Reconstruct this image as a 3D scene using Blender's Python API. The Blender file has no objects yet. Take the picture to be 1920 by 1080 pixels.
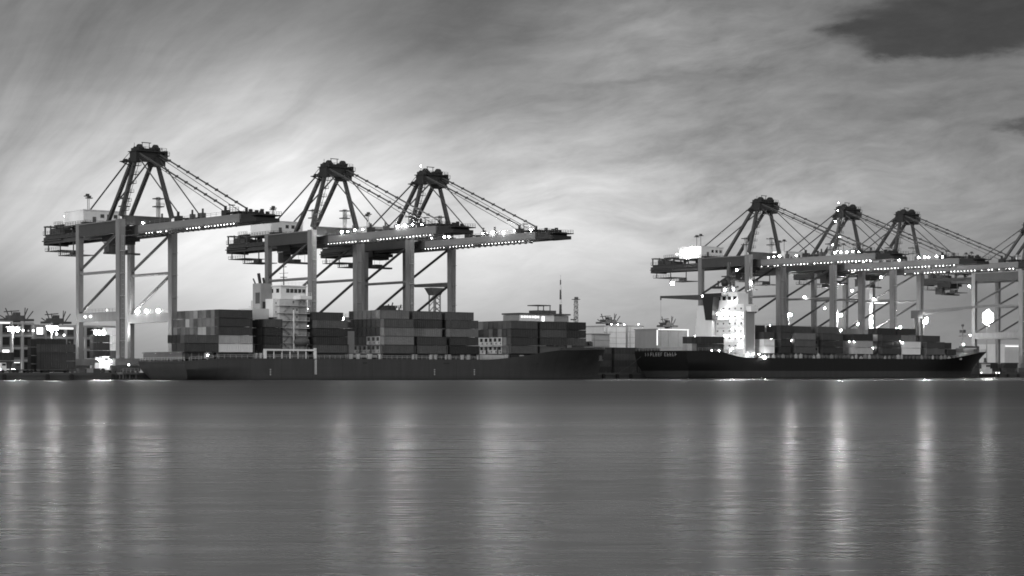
import bpy, math, random
from mathutils import Vector, Matrix
random.seed(11)
C = bpy.context.scene
COL = C.collection
R = math.radians

# ------------------------------------------------------------------ camera
F, HOR, TH = 3650.0, 700.0, R(40)
CT, ST = math.cos(TH), math.sin(TH)
EYE = 1.95
P0 = (-98.7, 586.0)
cam = bpy.data.cameras.new('camera'); camo = bpy.data.objects.new('camera', cam); COL.objects.link(camo)
camo.location = (0, 0, EYE); camo.rotation_euler = (R(90), 0, 0)
cam.sensor_width = 36.0; cam.lens = F / 1920 * 36; cam.shift_y = (HOR - 540) / 1920
cam.clip_start = 0.5; cam.clip_end = 60000
C.camera = camo

# ------------------------------------------------------------------ render settings
C.view_settings.view_transform = 'Standard'; C.view_settings.look = 'None'
C.view_settings.exposure = 0; C.view_settings.gamma = 1
C.cycles.use_denoising = True
C.cycles.sample_clamp_indirect = 6
C.cycles.max_bounces = 6; C.cycles.diffuse_bounces = 3; C.cycles.glossy_bounces = 3
C.cycles.filter_width = 1.75

# ------------------------------------------------------------------ node helper
class NT:
    def __init__(s, tree): s.t = tree; s.n = tree.nodes; s.l = tree.links
    def new(s, typ, **kw):
        nd = s.n.new(typ)
        for k, v in kw.items(): setattr(nd, k, v)
        return nd
    def put(s, inp, v):
        if hasattr(v, 'is_linked'): s.l.new(v, inp)
        else: inp.default_value = v
    def m(s, op, a, b=None, c=None, clamp=False):
        nd = s.new('ShaderNodeMath', operation=op, use_clamp=clamp)
        s.put(nd.inputs[0], a)
        if b is not None: s.put(nd.inputs[1], b)
        if c is not None: s.put(nd.inputs[2], c)
        return nd.outputs[0]
    def add(s, a, b): return s.m('ADD', a, b)
    def sub(s, a, b): return s.m('SUBTRACT', a, b)
    def mul(s, a, b): return s.m('MULTIPLY', a, b)
    def step(s, x, a, b):
        nd = s.new('ShaderNodeMapRange', interpolation_type='SMOOTHSTEP')
        s.put(nd.inputs[0], x); nd.inputs[1].default_value = a; nd.inputs[2].default_value = b
        return nd.outputs[0]
    def mix(s, f, a, b): return s.add(a, s.mul(f, s.sub(b, a)))
    def vec(s, x, y, z=0.0):
        nd = s.new('ShaderNodeCombineXYZ')
        for i, v in enumerate((x, y, z)): s.put(nd.inputs[i], v)
        return nd.outputs[0]
    def noise(s, v, scale=1.0, detail=4.0, rough=.5, dist=0.0):
        nd = s.new('ShaderNodeTexNoise'); nd.inputs['Scale'].default_value = scale
        nd.inputs['Detail'].default_value = detail; nd.inputs['Roughness'].default_value = rough
        nd.inputs['Distortion'].default_value = dist
        s.l.new(v, nd.inputs['Vector']); return nd.outputs['Fac']

# ------------------------------------------------------------------ sky: dusk, thin cirrus over a darker clear sky
SUN_AZ, SUN_EL = R(-147), R(11)          # low, behind the viewer's left shoulder, through thin cloud
wd = bpy.data.worlds.new("World"); C.world = wd; wd.use_nodes = True
wd.node_tree.nodes.clear(); N = NT(wd.node_tree)
sky = N.new('ShaderNodeTexSky', sky_type='NISHITA'); sky.sun_disc = False
sky.sun_elevation = SUN_EL; sky.sun_rotation = SUN_AZ
CLEAR = .0125
bw = N.new('ShaderNodeRGBToBW'); N.l.new(sky.outputs[0], bw.inputs[0])
tc = N.new('ShaderNodeTexCoord'); sp = N.new('ShaderNodeSeparateXYZ'); N.l.new(tc.outputs['Generated'], sp.inputs[0])
X, Y, Z = sp.outputs
Ya = N.m('MAXIMUM', N.m('ABSOLUTE', Y), .2)
A = N.mul(N.m('DIVIDE', X, Ya), 3.65)           # azimuth, tangent scale, 0 = north (the yard)
B = N.mul(N.m('DIVIDE', Z, Ya), 3.65)           # elevation, tangent scale
P = N.add(A, .96); Q = N.sub(.70, B)
def blob(p, q, sx, sy, amp):
    a = N.m('DIVIDE', N.sub(P, p), sx); b = N.m('DIVIDE', N.sub(Q, q), sy)
    return N.mul(N.m('EXPONENT', N.mul(N.add(N.mul(a, a), N.mul(b, b)), -1.0)), amp)
wv = N.vec(N.mul(P, 2.2), N.mul(Q, 3.5))
warp = N.sub(N.noise(wv, 1.0, 3), .5)
warp2 = N.sub(N.noise(N.vec(N.mul(P, 3.0), N.mul(Q, 9.0), 4.0), 1.0, 5, .6), .5)
dx = N.add(P, .35); dy = N.sub(.80, Q)
phi = N.m('ARCTAN2', dy, N.m('MAXIMUM', dx, .01))
rr = N.m('SQRT', N.add(N.mul(dx, dx), N.mul(dy, dy)))
ray = N.noise(N.vec(N.add(N.mul(phi, 8.0), N.mul(warp, 1.6)), N.mul(rr, 1.5), 0), 1.0, 4, .55)
ray2 = N.noise(N.vec(N.add(N.mul(phi, 26.0), N.mul(warp, 2.6)), N.mul(rr, 4.2), 7.0), 1.0, 6, .62)
wisp = N.noise(N.vec(N.add(N.mul(P, 3.2), N.mul(warp, .8)), N.add(N.mul(Q, 10.0), N.add(N.mul(P, 1.6), N.mul(warp, 1.6))), 3.0), 1.0, 8, .62)
wisp2 = N.noise(N.vec(N.add(N.mul(P, 10.0), N.mul(warp, 1.5)), N.add(N.mul(Q, 30.0), N.add(N.mul(P, 4.0), N.mul(warp, 3.0))), 9.0), 1.0, 7, .66)
lum = N.add(.200, blob(.52, .42, .58, .21, .50))
lum = N.add(lum, blob(.58, .34, .22, .11, .13))
lum = N.add(lum, blob(.20, .38, .30, .20, .10))
lum = N.add(lum, blob(1.05, .48, .50, .22, .22))
lum = N.add(lum, blob(1.55, .37, .45, .13, .13))
lum = N.add(lum, blob(1.30, .09, .24, .10, .09))
lum = N.add(lum, blob(.50, .17, .20, .12, .11))
lum = N.add(lum, blob(.0, .56, .22, .06, -.13))
lum = N.add(lum, blob(.42, .52, .38, .10, .12))
lum = N.add(lum, blob(.88, .06, .20, .10, -.05))
lum = N.add(lum, blob(1.75, .62, .35, .10, .04))
lum = N.add(lum, blob(.12, .26, .30, .14, .07))
lum = N.m('MAXIMUM', lum, .10)
rf = N.step(rr, .35, .8)
right = N.step(P, .55, 1.25)
tex = N.add(N.mul(N.sub(ray, .5), N.mix(right, .85, .30)), N.add(N.mul(N.mul(N.sub(ray2, .5), rf), N.mix(right, .38, .15)), N.mul(N.sub(wisp, .5), N.mix(right, .40, 1.6))))
tex = N.add(tex, N.mul(N.sub(wisp2, .5), N.mix(right, .20, .50)))
tex = N.mul(tex, N.mix(N.step(Q, .36, .56), 1.0, .45))
cl = N.mul(lum, N.m('MAXIMUM', N.add(1.0, tex), .35))
# the holes in the cirrus where the clear sky shows
na = N.sub(N.noise(N.vec(N.mul(P, 5.0), N.mul(Q, 14.0), 21.0), 1.0, 6, .6), .5)
nb = N.sub(N.noise(N.vec(N.mul(P, 6.0), N.mul(Q, 15.0), 35.0), 1.0, 6, .6), .5)
P_keep, Q_keep = P, Q
P = N.add(P, N.mul(na, .34)); Q = N.sub(N.add(Q, N.mul(nb, .10)), N.mul(N.sub(1.75, P_keep), .06))
hole = N.add(N.add(blob(1.90, .020, .30, .072, 1.6), N.add(blob(1.60, .050, .10, .018, .70), blob(1.74, .082, .15, .020, .80))), N.add(blob(1.95, .243, .085, .016, .85), blob(1.72, .208, .13, .020, .50)))
hole = N.add(hole, N.add(blob(1.18, .118, .14, .012, .42), blob(1.38, .112, .10, .010, .35)))
P, Q = P_keep, Q_keep
hole = N.add(hole, N.add(N.mul(N.sub(wisp, .5), .35), N.mul(N.sub(wisp2, .5), .45)))
hole = N.mul(N.step(hole, .12, 1.15), N.sub(1.12, N.mul(wisp2, .30)))
clear = N.mul(bw.outputs[0], CLEAR)
front = N.mix(N.mul(hole, .95), cl, clear)
back = N.add(.55, N.mul(N.noise(N.vec(N.mul(A, .4), N.mul(B, .8), 2.0), 1.0, 4), .25))
lumall = N.mix(N.step(Y, -.25, .25), back, front)
# sky below the horizon is never seen; keep it dark
lumall = N.mul(lumall, N.step(Z, -.08, 0.0))
bg = N.new('ShaderNodeBackground'); bg.inputs['Strength'].default_value = 1.0
N.l.new(lumall, bg.inputs['Color'])
wo = N.new('ShaderNodeOutputWorld'); N.l.new(bg.outputs[0], wo.inputs[0])

sl = bpy.data.lights.new('sun', 'SUN'); so = bpy.data.objects.new('sun', sl); COL.objects.link(so)
sl.energy = 1.5; sl.angle = R(24); sl.color = (1, 1, 1)
sd = Vector((math.sin(SUN_AZ) * math.cos(SUN_EL), math.cos(SUN_AZ) * math.cos(SUN_EL), math.sin(SUN_EL)))
so.rotation_euler = sd.to_track_quat('Z', 'Y').to_euler(); so.location = sd * 3000

# ------------------------------------------------------------------ site frame: u along the quay, w inland from the ships' outer side
def Wp(u, w, z=0.0): return Vector((P0[0] + CT * u - ST * w, P0[1] + ST * u + CT * w, z))
QZ = 2.05          # quay deck
QW = 28.6          # quay edge

# ------------------------------------------------------------------ materials
def surf(name, v, rough=.6, metal=0.0, var=.25, sc=(.35, .35, .12), spec=.4, rnd=0.0, coord='Object'):
    mt = bpy.data.materials.new(name); mt.use_nodes = True
    n = NT(mt.node_tree); b = n.n['Principled BSDF']
    t = n.new('ShaderNodeTexCoord'); mp = n.new('ShaderNodeMapping'); mp.inputs['Scale'].default_value = sc
    n.l.new(t.outputs[coord], mp.inputs[0])
    if rnd:
        oi0 = n.new('ShaderNodeObjectInfo'); n.l.new(n.vec(n.mul(oi0.outputs['Random'], 93.0), n.mul(oi0.outputs['Random'], 37.0), 0.0), mp.inputs['Location'])
    f = n.noise(mp.outputs[0], 1.0, 6, .65)
    f2 = n.noise(mp.outputs[0], 5.0, 3, .6)
    k = n.add(1.0, n.mul(n.add(n.mul(n.sub(f, .5), 1.4), n.mul(n.sub(f2, .5), .6)), 2 * var))
    if rnd:
        oi = n.new('ShaderNodeObjectInfo')
        k = n.mul(k, n.add(1.0 - rnd / 2, n.mul(oi.outputs['Random'], rnd)))
    val = n.m('MAXIMUM', n.mul(k, v), .003)
    n.l.new(val, b.inputs['Base Color'])
    b.inputs['Roughness'].default_value = rough; b.inputs['Metallic'].default_value = metal
    b.inputs['Specular IOR Level'].default_value = spec
    return mt
def glow(name, s):
    mt = bpy.data.materials.new(name); mt.use_nodes = True
    n = mt.node_tree; n.nodes.clear()
    e = n.nodes.new('ShaderNodeEmission'); e.inputs[0].default_value = (1, 1, 1, 1); e.inputs[1].default_value = s
    o = n.nodes.new('ShaderNodeOutputMaterial'); n.links.new(e.outputs[0], o.inputs[0])
    return mt
M = dict(
    leg=surf('crane_steel', .18, .5, var=.30, sc=(.6, .6, .09)),
    beam=surf('crane_beam_steel', .05, .5, var=.2),
    dark=surf('crane_dark_steel', .06, .5, var=.2),
    boom=surf('boom_steel', .17, .5, var=.14, sc=(.3, .05, .3)),
    rope=surf('stay_steel', .06, .5, var=.1),
    white=surf('white_paint', .72, .45, var=.08),
    pale=surf('pale_paint', .50, .5, var=.12),
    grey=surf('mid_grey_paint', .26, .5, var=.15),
    dgrey=surf('dark_grey_paint', .09, .5, var=.2),
    black=surf('black_paint', .022, .5, var=.2),
    glass=surf('dark_glass', .02, .15, var=.1, spec=.6),
    concrete=surf('quay_concrete', .07, .85, var=.3, sc=(.1, .1, .5)),
    yard=surf('yard_asphalt', .07, .9, var=.3),
    rubber=surf('rubber', .015, .8, var=.2),
    c_black=surf('container_charcoal', .022, .5, var=.34, sc=(.5,.5,.22), rnd=.35),
    c_dark=surf('container_dark', .038, .5, var=.34, sc=(.5,.5,.22), rnd=.35),
    c_mid=surf('container_dull', .075, .5, var=.34, sc=(.5,.5,.22), rnd=.35),
    c_grey=surf('container_grey', .15, .5, var=.30, sc=(.5,.5,.22), rnd=.4),
    c_light=surf('container_light', .34, .5, var=.24, sc=(.5,.5,.22), rnd=.35),
    c_white=surf('container_white', .66, .45, var=.08, rnd=.1),
    l_s=glow('small_lamp_light', 12), l_m=glow('lamp_light', 110), l_d=glow('deck_lamp_light', 34), l_b=glow('floodlight_light', 260), l_h=glow('mast_floodlight_light', 1100),
    win=glow('lit_window', 2.2), strip=glow('light_strip', 1.3),
)
# hull paints
def hull_paint(name, top, boot, zb, z2, under):
    mt = bpy.data.materials.new(name); mt.use_nodes = True
    n = NT(mt.node_tree); b = n.n['Principled BSDF']
    t = n.new('ShaderNodeTexCoord'); s = n.new('ShaderNodeSeparateXYZ'); n.l.new(t.outputs['Object'], s.inputs[0])
    mp = n.new('ShaderNodeMapping'); mp.inputs['Scale'].default_value = (.35, .35, .06); n.l.new(t.outputs['Object'], mp.inputs[0])
    f = n.noise(mp.outputs[0], 1.0, 6, .65)
    mp2 = n.new('ShaderNodeMapping'); mp2.inputs['Scale'].default_value = (.06, .06, .5); n.l.new(t.outputs['Object'], mp2.inputs[0])
    f2 = n.noise(mp2.outputs[0], 1.0, 4, .6)
    zz = n.add(s.outputs[2], n.mul(n.sub(f2, .5), .15))
    v = n.mix(n.step(zz, zb - .05, zb + .05), boot, top)
    v = n.mix(n.step(zz, z2 - .05, z2 + .05), under, v)
    v = n.mul(v, n.add(.50, n.add(n.mul(f, .72), n.mul(f2, .28))))
    # weld seams of the plating
    fr = n.m('FRACT', n.m('DIVIDE', s.outputs[0], 11.6))
    seam = n.mul(n.m('LESS_THAN', fr, .018), .28)
    v = n.mul(v, n.sub(1.0, seam))
    n.l.new(v, b.inputs['Base Color']); b.inputs['Roughness'].default_value = .55
    b.inputs['Specular IOR Level'].default_value = .3
    return mt
M['hull_grey'] = hull_paint('grey_hull_paint', .052, .045, 1.0, .35, .03)
M['hull_black'] = hull_paint('black_hull_paint', .0065, .04, 2.9, .5, .02)

# ------------------------------------------------------------------ mesh builder
class MB:
    def __init__(s, off=(0, 0, 0)): s.v = []; s.f = []; s.o = off
    def _add(s, vs, fs):
        b = len(s.v); s.v += [(x - s.o[0], y - s.o[1], z - s.o[2]) for x, y, z in vs]
        s.f += [tuple(i + b for i in f) for f in fs]
        return s
    def box(s, x0, x1, y0, y1, z0, z1):
        x0, x1 = sorted((x0, x1)); y0, y1 = sorted((y0, y1)); z0, z1 = sorted((z0, z1))
        return s._add([(x0, y0, z0), (x1, y0, z0), (x1, y1, z0), (x0, y1, z0), (x0, y0, z1), (x1, y0, z1), (x1, y1, z1), (x0, y1, z1)],
               [(0, 3, 2, 1), (4, 5, 6, 7), (0, 1, 5, 4), (1, 2, 6, 5), (2, 3, 7, 6), (3, 0, 4, 7)])
    def bar(s, p, q, a, b=None, a2=None):
        p, q = Vector(p), Vector(q); d = (q - p).normalized(); b = b or a
        up = Vector((0, 0, 1)) if abs(d.z) < .95 else Vector((0, 1, 0))
        sx = d.cross(up).normalized(); sy = sx.cross(d).normalized()
        vs = []
        for e, k in ((p, 1.0), (q, (a2 / a) if a2 else 1.0)):
            for i, j in ((-1, -1), (1, -1), (1, 1), (-1, 1)): vs.append(tuple(e + sx * i * a * k / 2 + sy * j * b * k / 2))
        return s._add(vs, [(0, 3, 2, 1), (4, 5, 6, 7), (0, 1, 5, 4), (1, 2, 6, 5), (2, 3, 7, 6), (3, 0, 4, 7)])
    def tube(s, p, q, r, n=8, r2=None):
        p, q = Vector(p), Vector(q); d = (q - p).normalized(); r2 = r if r2 is None else r2
        up = Vector((0, 0, 1)) if abs(d.z) < .95 else Vector((0, 1, 0))
        sx = d.cross(up).normalized(); sy = sx.cross(d).normalized(); vs = []
        for e, k in ((p, r), (q, r2)):
            for i in range(n):
                t = 2 * math.pi * i / n; vs.append(tuple(e + sx * math.cos(t) * k + sy * math.sin(t) * k))
        fs = [(i, (i + 1) % n, n + (i + 1) % n, n + i) for i in range(n)] + [tuple(range(n - 1, -1, -1)), tuple(range(n, 2 * n))]
        return s._add(vs, fs)
    def ball(s, c, rx, ry, rz, n=12, m=8):
        vs = [(c[0], c[1], c[2] - rz)]
        for j in range(1, m):
            t = math.pi * j / m - math.pi / 2
            for i in range(n):
                a = 2 * math.pi * i / n
                vs.append((c[0] + rx * math.cos(t) * math.cos(a), c[1] + ry * math.cos(t) * math.sin(a), c[2] + rz * math.sin(t)))
        vs.append((c[0], c[1], c[2] + rz)); fs = []
        for i in range(n): fs.append((0, 1 + (i + 1) % n, 1 + i))
        for j in range(m - 2):
            for i in range(n):
                a = 1 + j * n + i; b = 1 + j * n + (i + 1) % n; fs.append((a, b, b + n, a + n))
        L = len(vs) - 1
        for i in range(n): fs.append((L, L - n + i, L - n + (i + 1) % n))
        return s._add(vs, fs)
    def rail(s, pts, h=1.1, step=2.0, t=.07):
        for a, b in zip(pts[:-1], pts[1:]):
            a, b = Vector(a), Vector(b); n = max(1, int((b - a).length / step))
            for k in (.55, 1.0): s.bar(a + Vector((0, 0, h * k)), b + Vector((0, 0, h * k)), t)
            for i in range(n + 1):
                c = a.lerp(b, i / n); s.bar(c, c + Vector((0, 0, h)), t)
        return s
    def mesh(s, name, mats):
        me = bpy.data.meshes.new(name); me.from_pydata(s.v, [], s.f)
        for m_ in (mats if isinstance(mats, list) else [mats]): me.materials.append(m_)
        me.update(); return me
    def build(s, name, mat, parent=None, loc=None):
        o = bpy.data.objects.new(name, s.mesh(name, mat)); COL.objects.link(o)
        if parent: o.parent = parent
        if loc is not None: o.location = loc
        return o
def tag(o, label=None, cat=None, group=None, kind=None):
    if label: o['label'] = label
    if cat: o['category'] = cat
    if group: o['group'] = group
    if kind: o['kind'] = kind
    return o
def thing(name, label, cat, loc, group=None, rot=TH):
    o = bpy.data.objects.new(name, None); COL.objects.link(o); o.empty_display_size = .5
    o.location = loc; o.rotation_euler = (0, 0, rot); return tag(o, label, cat, group)
def place(o, u, w, z=0.0):
    o.location = Wp(u, w, z); o.rotation_euler = (0, 0, TH); return o
KIDS = {}
def kids(o): return [c for c in COL.objects if c.parent == o]
def copy_tree(o, parent=None, skip=()):
    c = o.copy(); COL.objects.link(c)
    if parent: c.parent = parent
    for ch in o.children:
        if ch.name.split('.')[0] not in skip: copy_tree(ch, c, skip)
    return c
bulb_me = {}
def bulb(parent, name, loc, r, key):
    k = (round(r, 2), key)
    if k not in bulb_me: bulb_me[k] = MB().ball((0, 0, 0), r, r, r, 8, 6).mesh('bulb', M[key])
    o = bpy.data.objects.new(name, bulb_me[k]); COL.objects.link(o); o.parent = parent; o.location = loc; return o

# ------------------------------------------------------------------ water, quay, ground
def sheet(name, pts, z, mat):
    me = bpy.data.meshes.new(name); me.from_pydata([(p[0], p[1], z) for p in pts], [], [tuple(range(len(pts)))]); me.materials.append(mat)
    o = bpy.data.objects.new(name, me); COL.objects.link(o); return tag(o, kind='structure')
wm = bpy.data.materials.new('harbour_water'); wm.use_nodes = True
n = NT(wm.node_tree); b = n.n['Principled BSDF']
t = n.new('ShaderNodeTexCoord'); s = n.new('ShaderNodeSeparateXYZ'); n.l.new(t.outputs['Object'], s.inputs[0])
wx, wy = s.outputs[0], s.outputs[1]
lanes = n.noise(n.vec(n.mul(wx, .004), n.mul(wy, .05), 3.0), 1.0, 4, .6)
ripple = n.noise(n.vec(n.mul(wx, .16), n.mul(wy, 1.1)), 1.0, 4, .62)
fine = n.noise(n.vec(n.mul(wx, 1.0), n.mul(wy, 4.0), 1.0), 1.0, 3, .6)
b.inputs['Base Color'].default_value = (.02, .02, .02, 1)
b.inputs['IOR'].default_value = 1.33
b.inputs['Specular IOR Level'].default_value = .21
wd_ = n.mix(n.step(n.add(wy, n.mul(n.sub(lanes, .5), 30.0)), 45, 200), .275, .44)
wd_ = n.mix(n.step(wy, 480, 575), wd_, .20)
rp = n.add(n.mul(n.sub(ripple, .5), .085), n.mul(n.sub(fine, .5), .10))
n.l.new(n.add(wd_, n.add(n.mul(n.sub(lanes, .5), .08), rp)), b.inputs['Roughness'])
sheet('water', [(-9000, -600), (9000, -600), (9000, 12000), (-9000, 12000)], 0.0, wm)
g = MB().box(-1500, 3200, QW, 6000, -2, QZ).build('ground', M['yard']); place(g, 0, 0); tag(g, kind='structure')
q = MB().box(-1500, 3200, QW - .55, QW - .003, -2, QZ + .12)
q.box(-1500, 3200, QW - .8, QW - .55, 1.2, 1.75)
q = q.build('quay', M['concrete']); place(q, 0, 0); tag(q, kind='structure')

# quay fenders and bollards where the wall is in view
fm = MB().box(-.45, .45, -.5, 0, -1.2, 1.7).box(-.6, .6, -.72, -.5, -.8, 1.5).mesh('fender', M['rubber'])
bm_ = MB().tube((0, 0, 0), (0, 0, .45), .22, 10).tube((0, 0, .45), (0, 0, .62), .36, 10).mesh('bollard', M['dark'])
for u in [-45, -31, -23, -9] + [190, 197, 204, 211] + [418, 426, 434, 442, 450, 458, 466, 474, 482]:
    f = bpy.data.objects.new('quay_fender', fm); COL.objects.link(f); place(f, u, QW - .8, 0)
    side = 'left of the grey ship' if u < 0 else ('between the two ships' if u < 300 else 'past the black bow')
    tag(f, 'black rubber fender on the quay wall ' + side, 'fender', 'fenders on the quay wall ' + side)
    f = bpy.data.objects.new('bollard', bm_); COL.objects.link(f); place(f, u + 3, QW + .9, QZ)
    tag(f, 'squat dark mooring bollard on the quay edge ' + side, 'bollard', 'mooring bollards ' + side)

# ------------------------------------------------------------------ containers
def cont_mesh(L, h, reefer=False):
    m = MB(); W_ = 2.38; t = .14
    for x in (0, L - t):
        for y in (0, W_ - t): m.box(x, x + t, y, y + t, 0, h)
    for y in (0, W_ - .12):
        m.box(t, L - t, y, y + .12, 0, .14); m.box(t, L - t, y, y + .12, h - .1, h)
    for x in (0, L - .12):
        m.box(x, x + .12, t, W_ - t, 0, .14); m.box(x, x + .12, t, W_ - t, h - .1, h)
    # corrugated long sides and far end
    nc = int(L / .80)
    for side in (0, 1):
        vs, fs = [], []
        for i in range(nc * 2 + 1):
            x = t + (L - 2 * t) * i / (nc * 2); d = .02 if (i // 1) % 2 else .11
            y = d if side == 0 else W_ - d
            vs += [(x, y, .14), (x, y, h - .1)]
        for i in range(nc * 2):
            q_ = (2 * i, 2 * i + 2, 2 * i + 3, 2 * i + 1); fs.append(q_ if side == 0 else q_[::-1])
        m._add(vs, fs)
    m.box(.08, L - .08, .125, W_ - .125, .05, h - .04)
    if not reefer:
        for y in (.38, .92, 1.52, 2.06): m.tube((.03, y, .1), (.03, y, h - .08), .05, 6)
        for z in (.7, 1.1): m.box(.02, .08, .5, .8, z, z + .06); m.box(.02, .08, 1.64, 1.94, z, z + .06)
    return m
CM = {}
def cmesh(kind):
    if kind not in CM:
        L, h, rf = {'40': (12.1, 2.60, 0), '40h': (12.1, 2.83, 0), '20': (6.0, 2.60, 0), '20h': (6.0, 2.72, 0), '40b': (12.1, 2.69, 0), '40r': (12.1, 2.83, 1), '40rb': (12.1, 2.69, 1)}[kind]
        CM[kind] = (cont_mesh(L, h - .11, rf).mesh('container', M['c_mid']), L, h)
    return CM[kind]
fan_me = {}
TONE = {'c_black': 'charcoal', 'c_dark': 'dark', 'c_mid': 'dull grey', 'c_grey': 'mid grey', 'c_light': 'pale grey', 'c_white': 'white'}
ORD = ['', 'first', 'second', 'third', 'fourth', 'fifth', 'sixth', 'seventh', 'eighth', 'ninth', 'tenth', 'eleventh', 'twelfth', 'thirteenth']
def container(u, w, z, kind, tone, label, group):
    me, L, h = cmesh(kind)
    o = bpy.data.objects.new('shipping_container', me); COL.objects.link(o); place(o, u, w, z)
    o.material_slots[0].link = 'OBJECT'; o.material_slots[0].material = M[tone]
    tag(o, label, 'container', group)
    if 'r' in kind:    # refrigeration unit in the end wall
        if h not in fan_me:
            fan_me[h] = MB().box(-.02, .08, .55, 1.85, 1.25, h - .38).mesh('cooling_unit', M['black']), MB().box(-.015, .08, .45, .95, .3, .95).mesh('vent_panel', M['c_grey'])
        for me2, nm in zip(fan_me[h], ('cooling_unit', 'vent_panel')):
            p = bpy.data.objects.new(nm, me2); COL.objects.link(p); p.parent = o; p.location = (0, 0, 0)
    return o
def stack(ship, u, w0, z0, kind, cells, nth, group):
    """cells: {(tier,row): tone or (kind,tone)}; tiers count up from the deck, rows inward from the water side"""
    for (ti, ro), tn in sorted(cells.items()):
        kd = kind
        if isinstance(tn, tuple): kd, tn = tn
        h = cmesh(kind)[2] + .025
        ln = 'short' if kd.startswith('20') else 'long'
        if 'r' in kd: ln = 'refrigerated'
        rw = 'outermost row' if ro == 1 else '%s row' % ORD[ro]
        lb = '%s %s container, %s tier, %s, %s stack from stern of the %s ship' % (TONE[tn], ln, ORD[ti], rw, ORD[nth], ship)
        container(u + random.uniform(-.05, .05), w0 + (ro - 1) * 2.5 + random.uniform(-.03, .03), z0 + (ti - 1) * h, kd, tn, lb, group)

# ------------------------------------------------------------------ ship hull
def sm(x, a, b):
    t = min(1, max(0, (x - a) / (b - a))); return t * t * (3 - 2 * t)
def hull_mesh(L, B, dz, lwl, zlo=-1.5, stern_x=3.0, tuck=.72, tl=26.0, deckfn=None):
    m = MB(); NS, K = 90, 14; H = B / 2
    ts = [i / NS for i in range(NS + 1)]
    rows = []
    for t_ in ts:
        row = []
        D = dz(t_ * L)
        for k in range(K + 1):
            f = k / K; z = zlo + (D - zlo) * f
            fz = min(1.0, max(0.0, z) / max(D, 1))
            xs = stern_x * (1 - fz) ** 1.5; xe = lwl + (L - lwl) * fz ** 1.3
            x = xs + (xe - xs) * t_
            xl = t_ * L
            wl = (tuck + (1 - tuck) * sm(xl, 0, tl)) * (1 if xl < L * .66 else max(.012, max(0.0, math.cos((xl - L * .66) / (L * .34) * math.pi / 2)) ** .9))
            dk = (.985 + .015 * sm(xl, 0, 10)) * (1 if xl < L * .80 else max(.02, max(0.0, 1 - ((xl - L * .80) / (L * .20)) ** 2.4)) ** .75)
            e = .55 if xl < L * .5 else .55 + 1.2 * sm(xl, L * .55, L * .8)
            g_ = min(1.0, fz / .55) if xl < L * .5 else fz
            hb = H * (wl + (dk - wl) * g_ ** e)
            row.append((x, hb, z))
        rows.append(row)
    vs, fs = [], []
    W2 = 2 * (K + 1)
    for row in rows:
        for (x, hb, z) in row: vs.append((x, H - hb, z))
        for (x, hb, z) in row: vs.append((x, H + hb, z))
    for i in range(NS):
        for k in range(K):
            a = i * W2 + k; fs.append((a, a + W2, a + W2 + 1, a + 1))
            a = i * W2 + K + 1 + k; fs.append((a, a + 1, a + W2 + 1, a + W2))
        a = i * W2 + K; b_ = i * W2 + 2 * K + 1; fs.append((a, a + W2, b_ + W2, b_))
    for k in range(K): fs.append((k, k + 1, K + 1 + k + 1, K + 1 + k))
    e = NS * W2
    for k in range(K): fs.append((e + k, e + K + 1 + k, e + K + 2 + k, e + k + 1))
    m._add(vs, fs); m.rows = rows; return m

# ------------------------------------------------------------------ ship one: grey hull
S1 = thing('container_ship', 'grey-hulled container ship with pale bridge house and tall container stacks, moored nearest', 'container ship', Wp(0, 0, 0))
L1, B1 = 184.5, 28.0
dz1 = lambda x: 5.7 + .9 * sm(x, 0, 16) + 1.0 * sm(x, 118, 134) + 2.5 * sm(x, 128, 154) + .5 * sm(x, 154, 182)
hm = hull_mesh(L1, B1, dz1, 181.5)
hull = hm.build('hull', M['hull_grey'], S1)
for p_ in hull.data.polygons: p_.use_smooth = True
hull.data.set_sharp_from_angle(angle=R(32))
def deck_edge(rows, a, b, inset=.35):
    pts = []
    for r_ in rows:
        x, hb, z = r_[-1]
        if a <= x <= b: pts.append((x, B1 / 2 - max(.2, hb - inset), z))
    return pts
rl = MB()
def rail_along(mb, rows, a, b, H, both=True, step=1.6):
    pts = []
    for r_ in rows:
        x, hb, z = r_[-1]
        if a <= x <= b: pts.append((x, max(.1, hb - .3), z))
    mb.rail([(x, H - h, z) for x, h, z in pts], 1.1, step, .08)
    if both: mb.rail([(x, H + h, z) for x, h, z in pts], 1.1, step, .08)
rail_along(rl, hm.rows, 2, 128, 14)
x, hb, z = hm.rows[0][-1]
rl.rail([(x + .4, 14 - hb + .4, z), (x + .4, 14 + hb - .4, z)], 1.1, 1.6, .08)
rl.build('railing', M['pale'], S1)
bwk = MB()
pts = [(r_[-1][0], r_[-1][1], r_[-1][2]) for r_ in hm.rows if r_[-1][0] > 150]
for a, b_ in zip(pts[:-1], pts[1:]):
    for sg in (-1, 1):
        bwk.bar((a[0], 14 + sg * (a[1] - .12), a[2] + .45), (b_[0], 14 + sg * (b_[1] - .12), b_[2] + .45), .16, .9)
bwk.build('bulwark', M['hull_grey'], S1)
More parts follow.
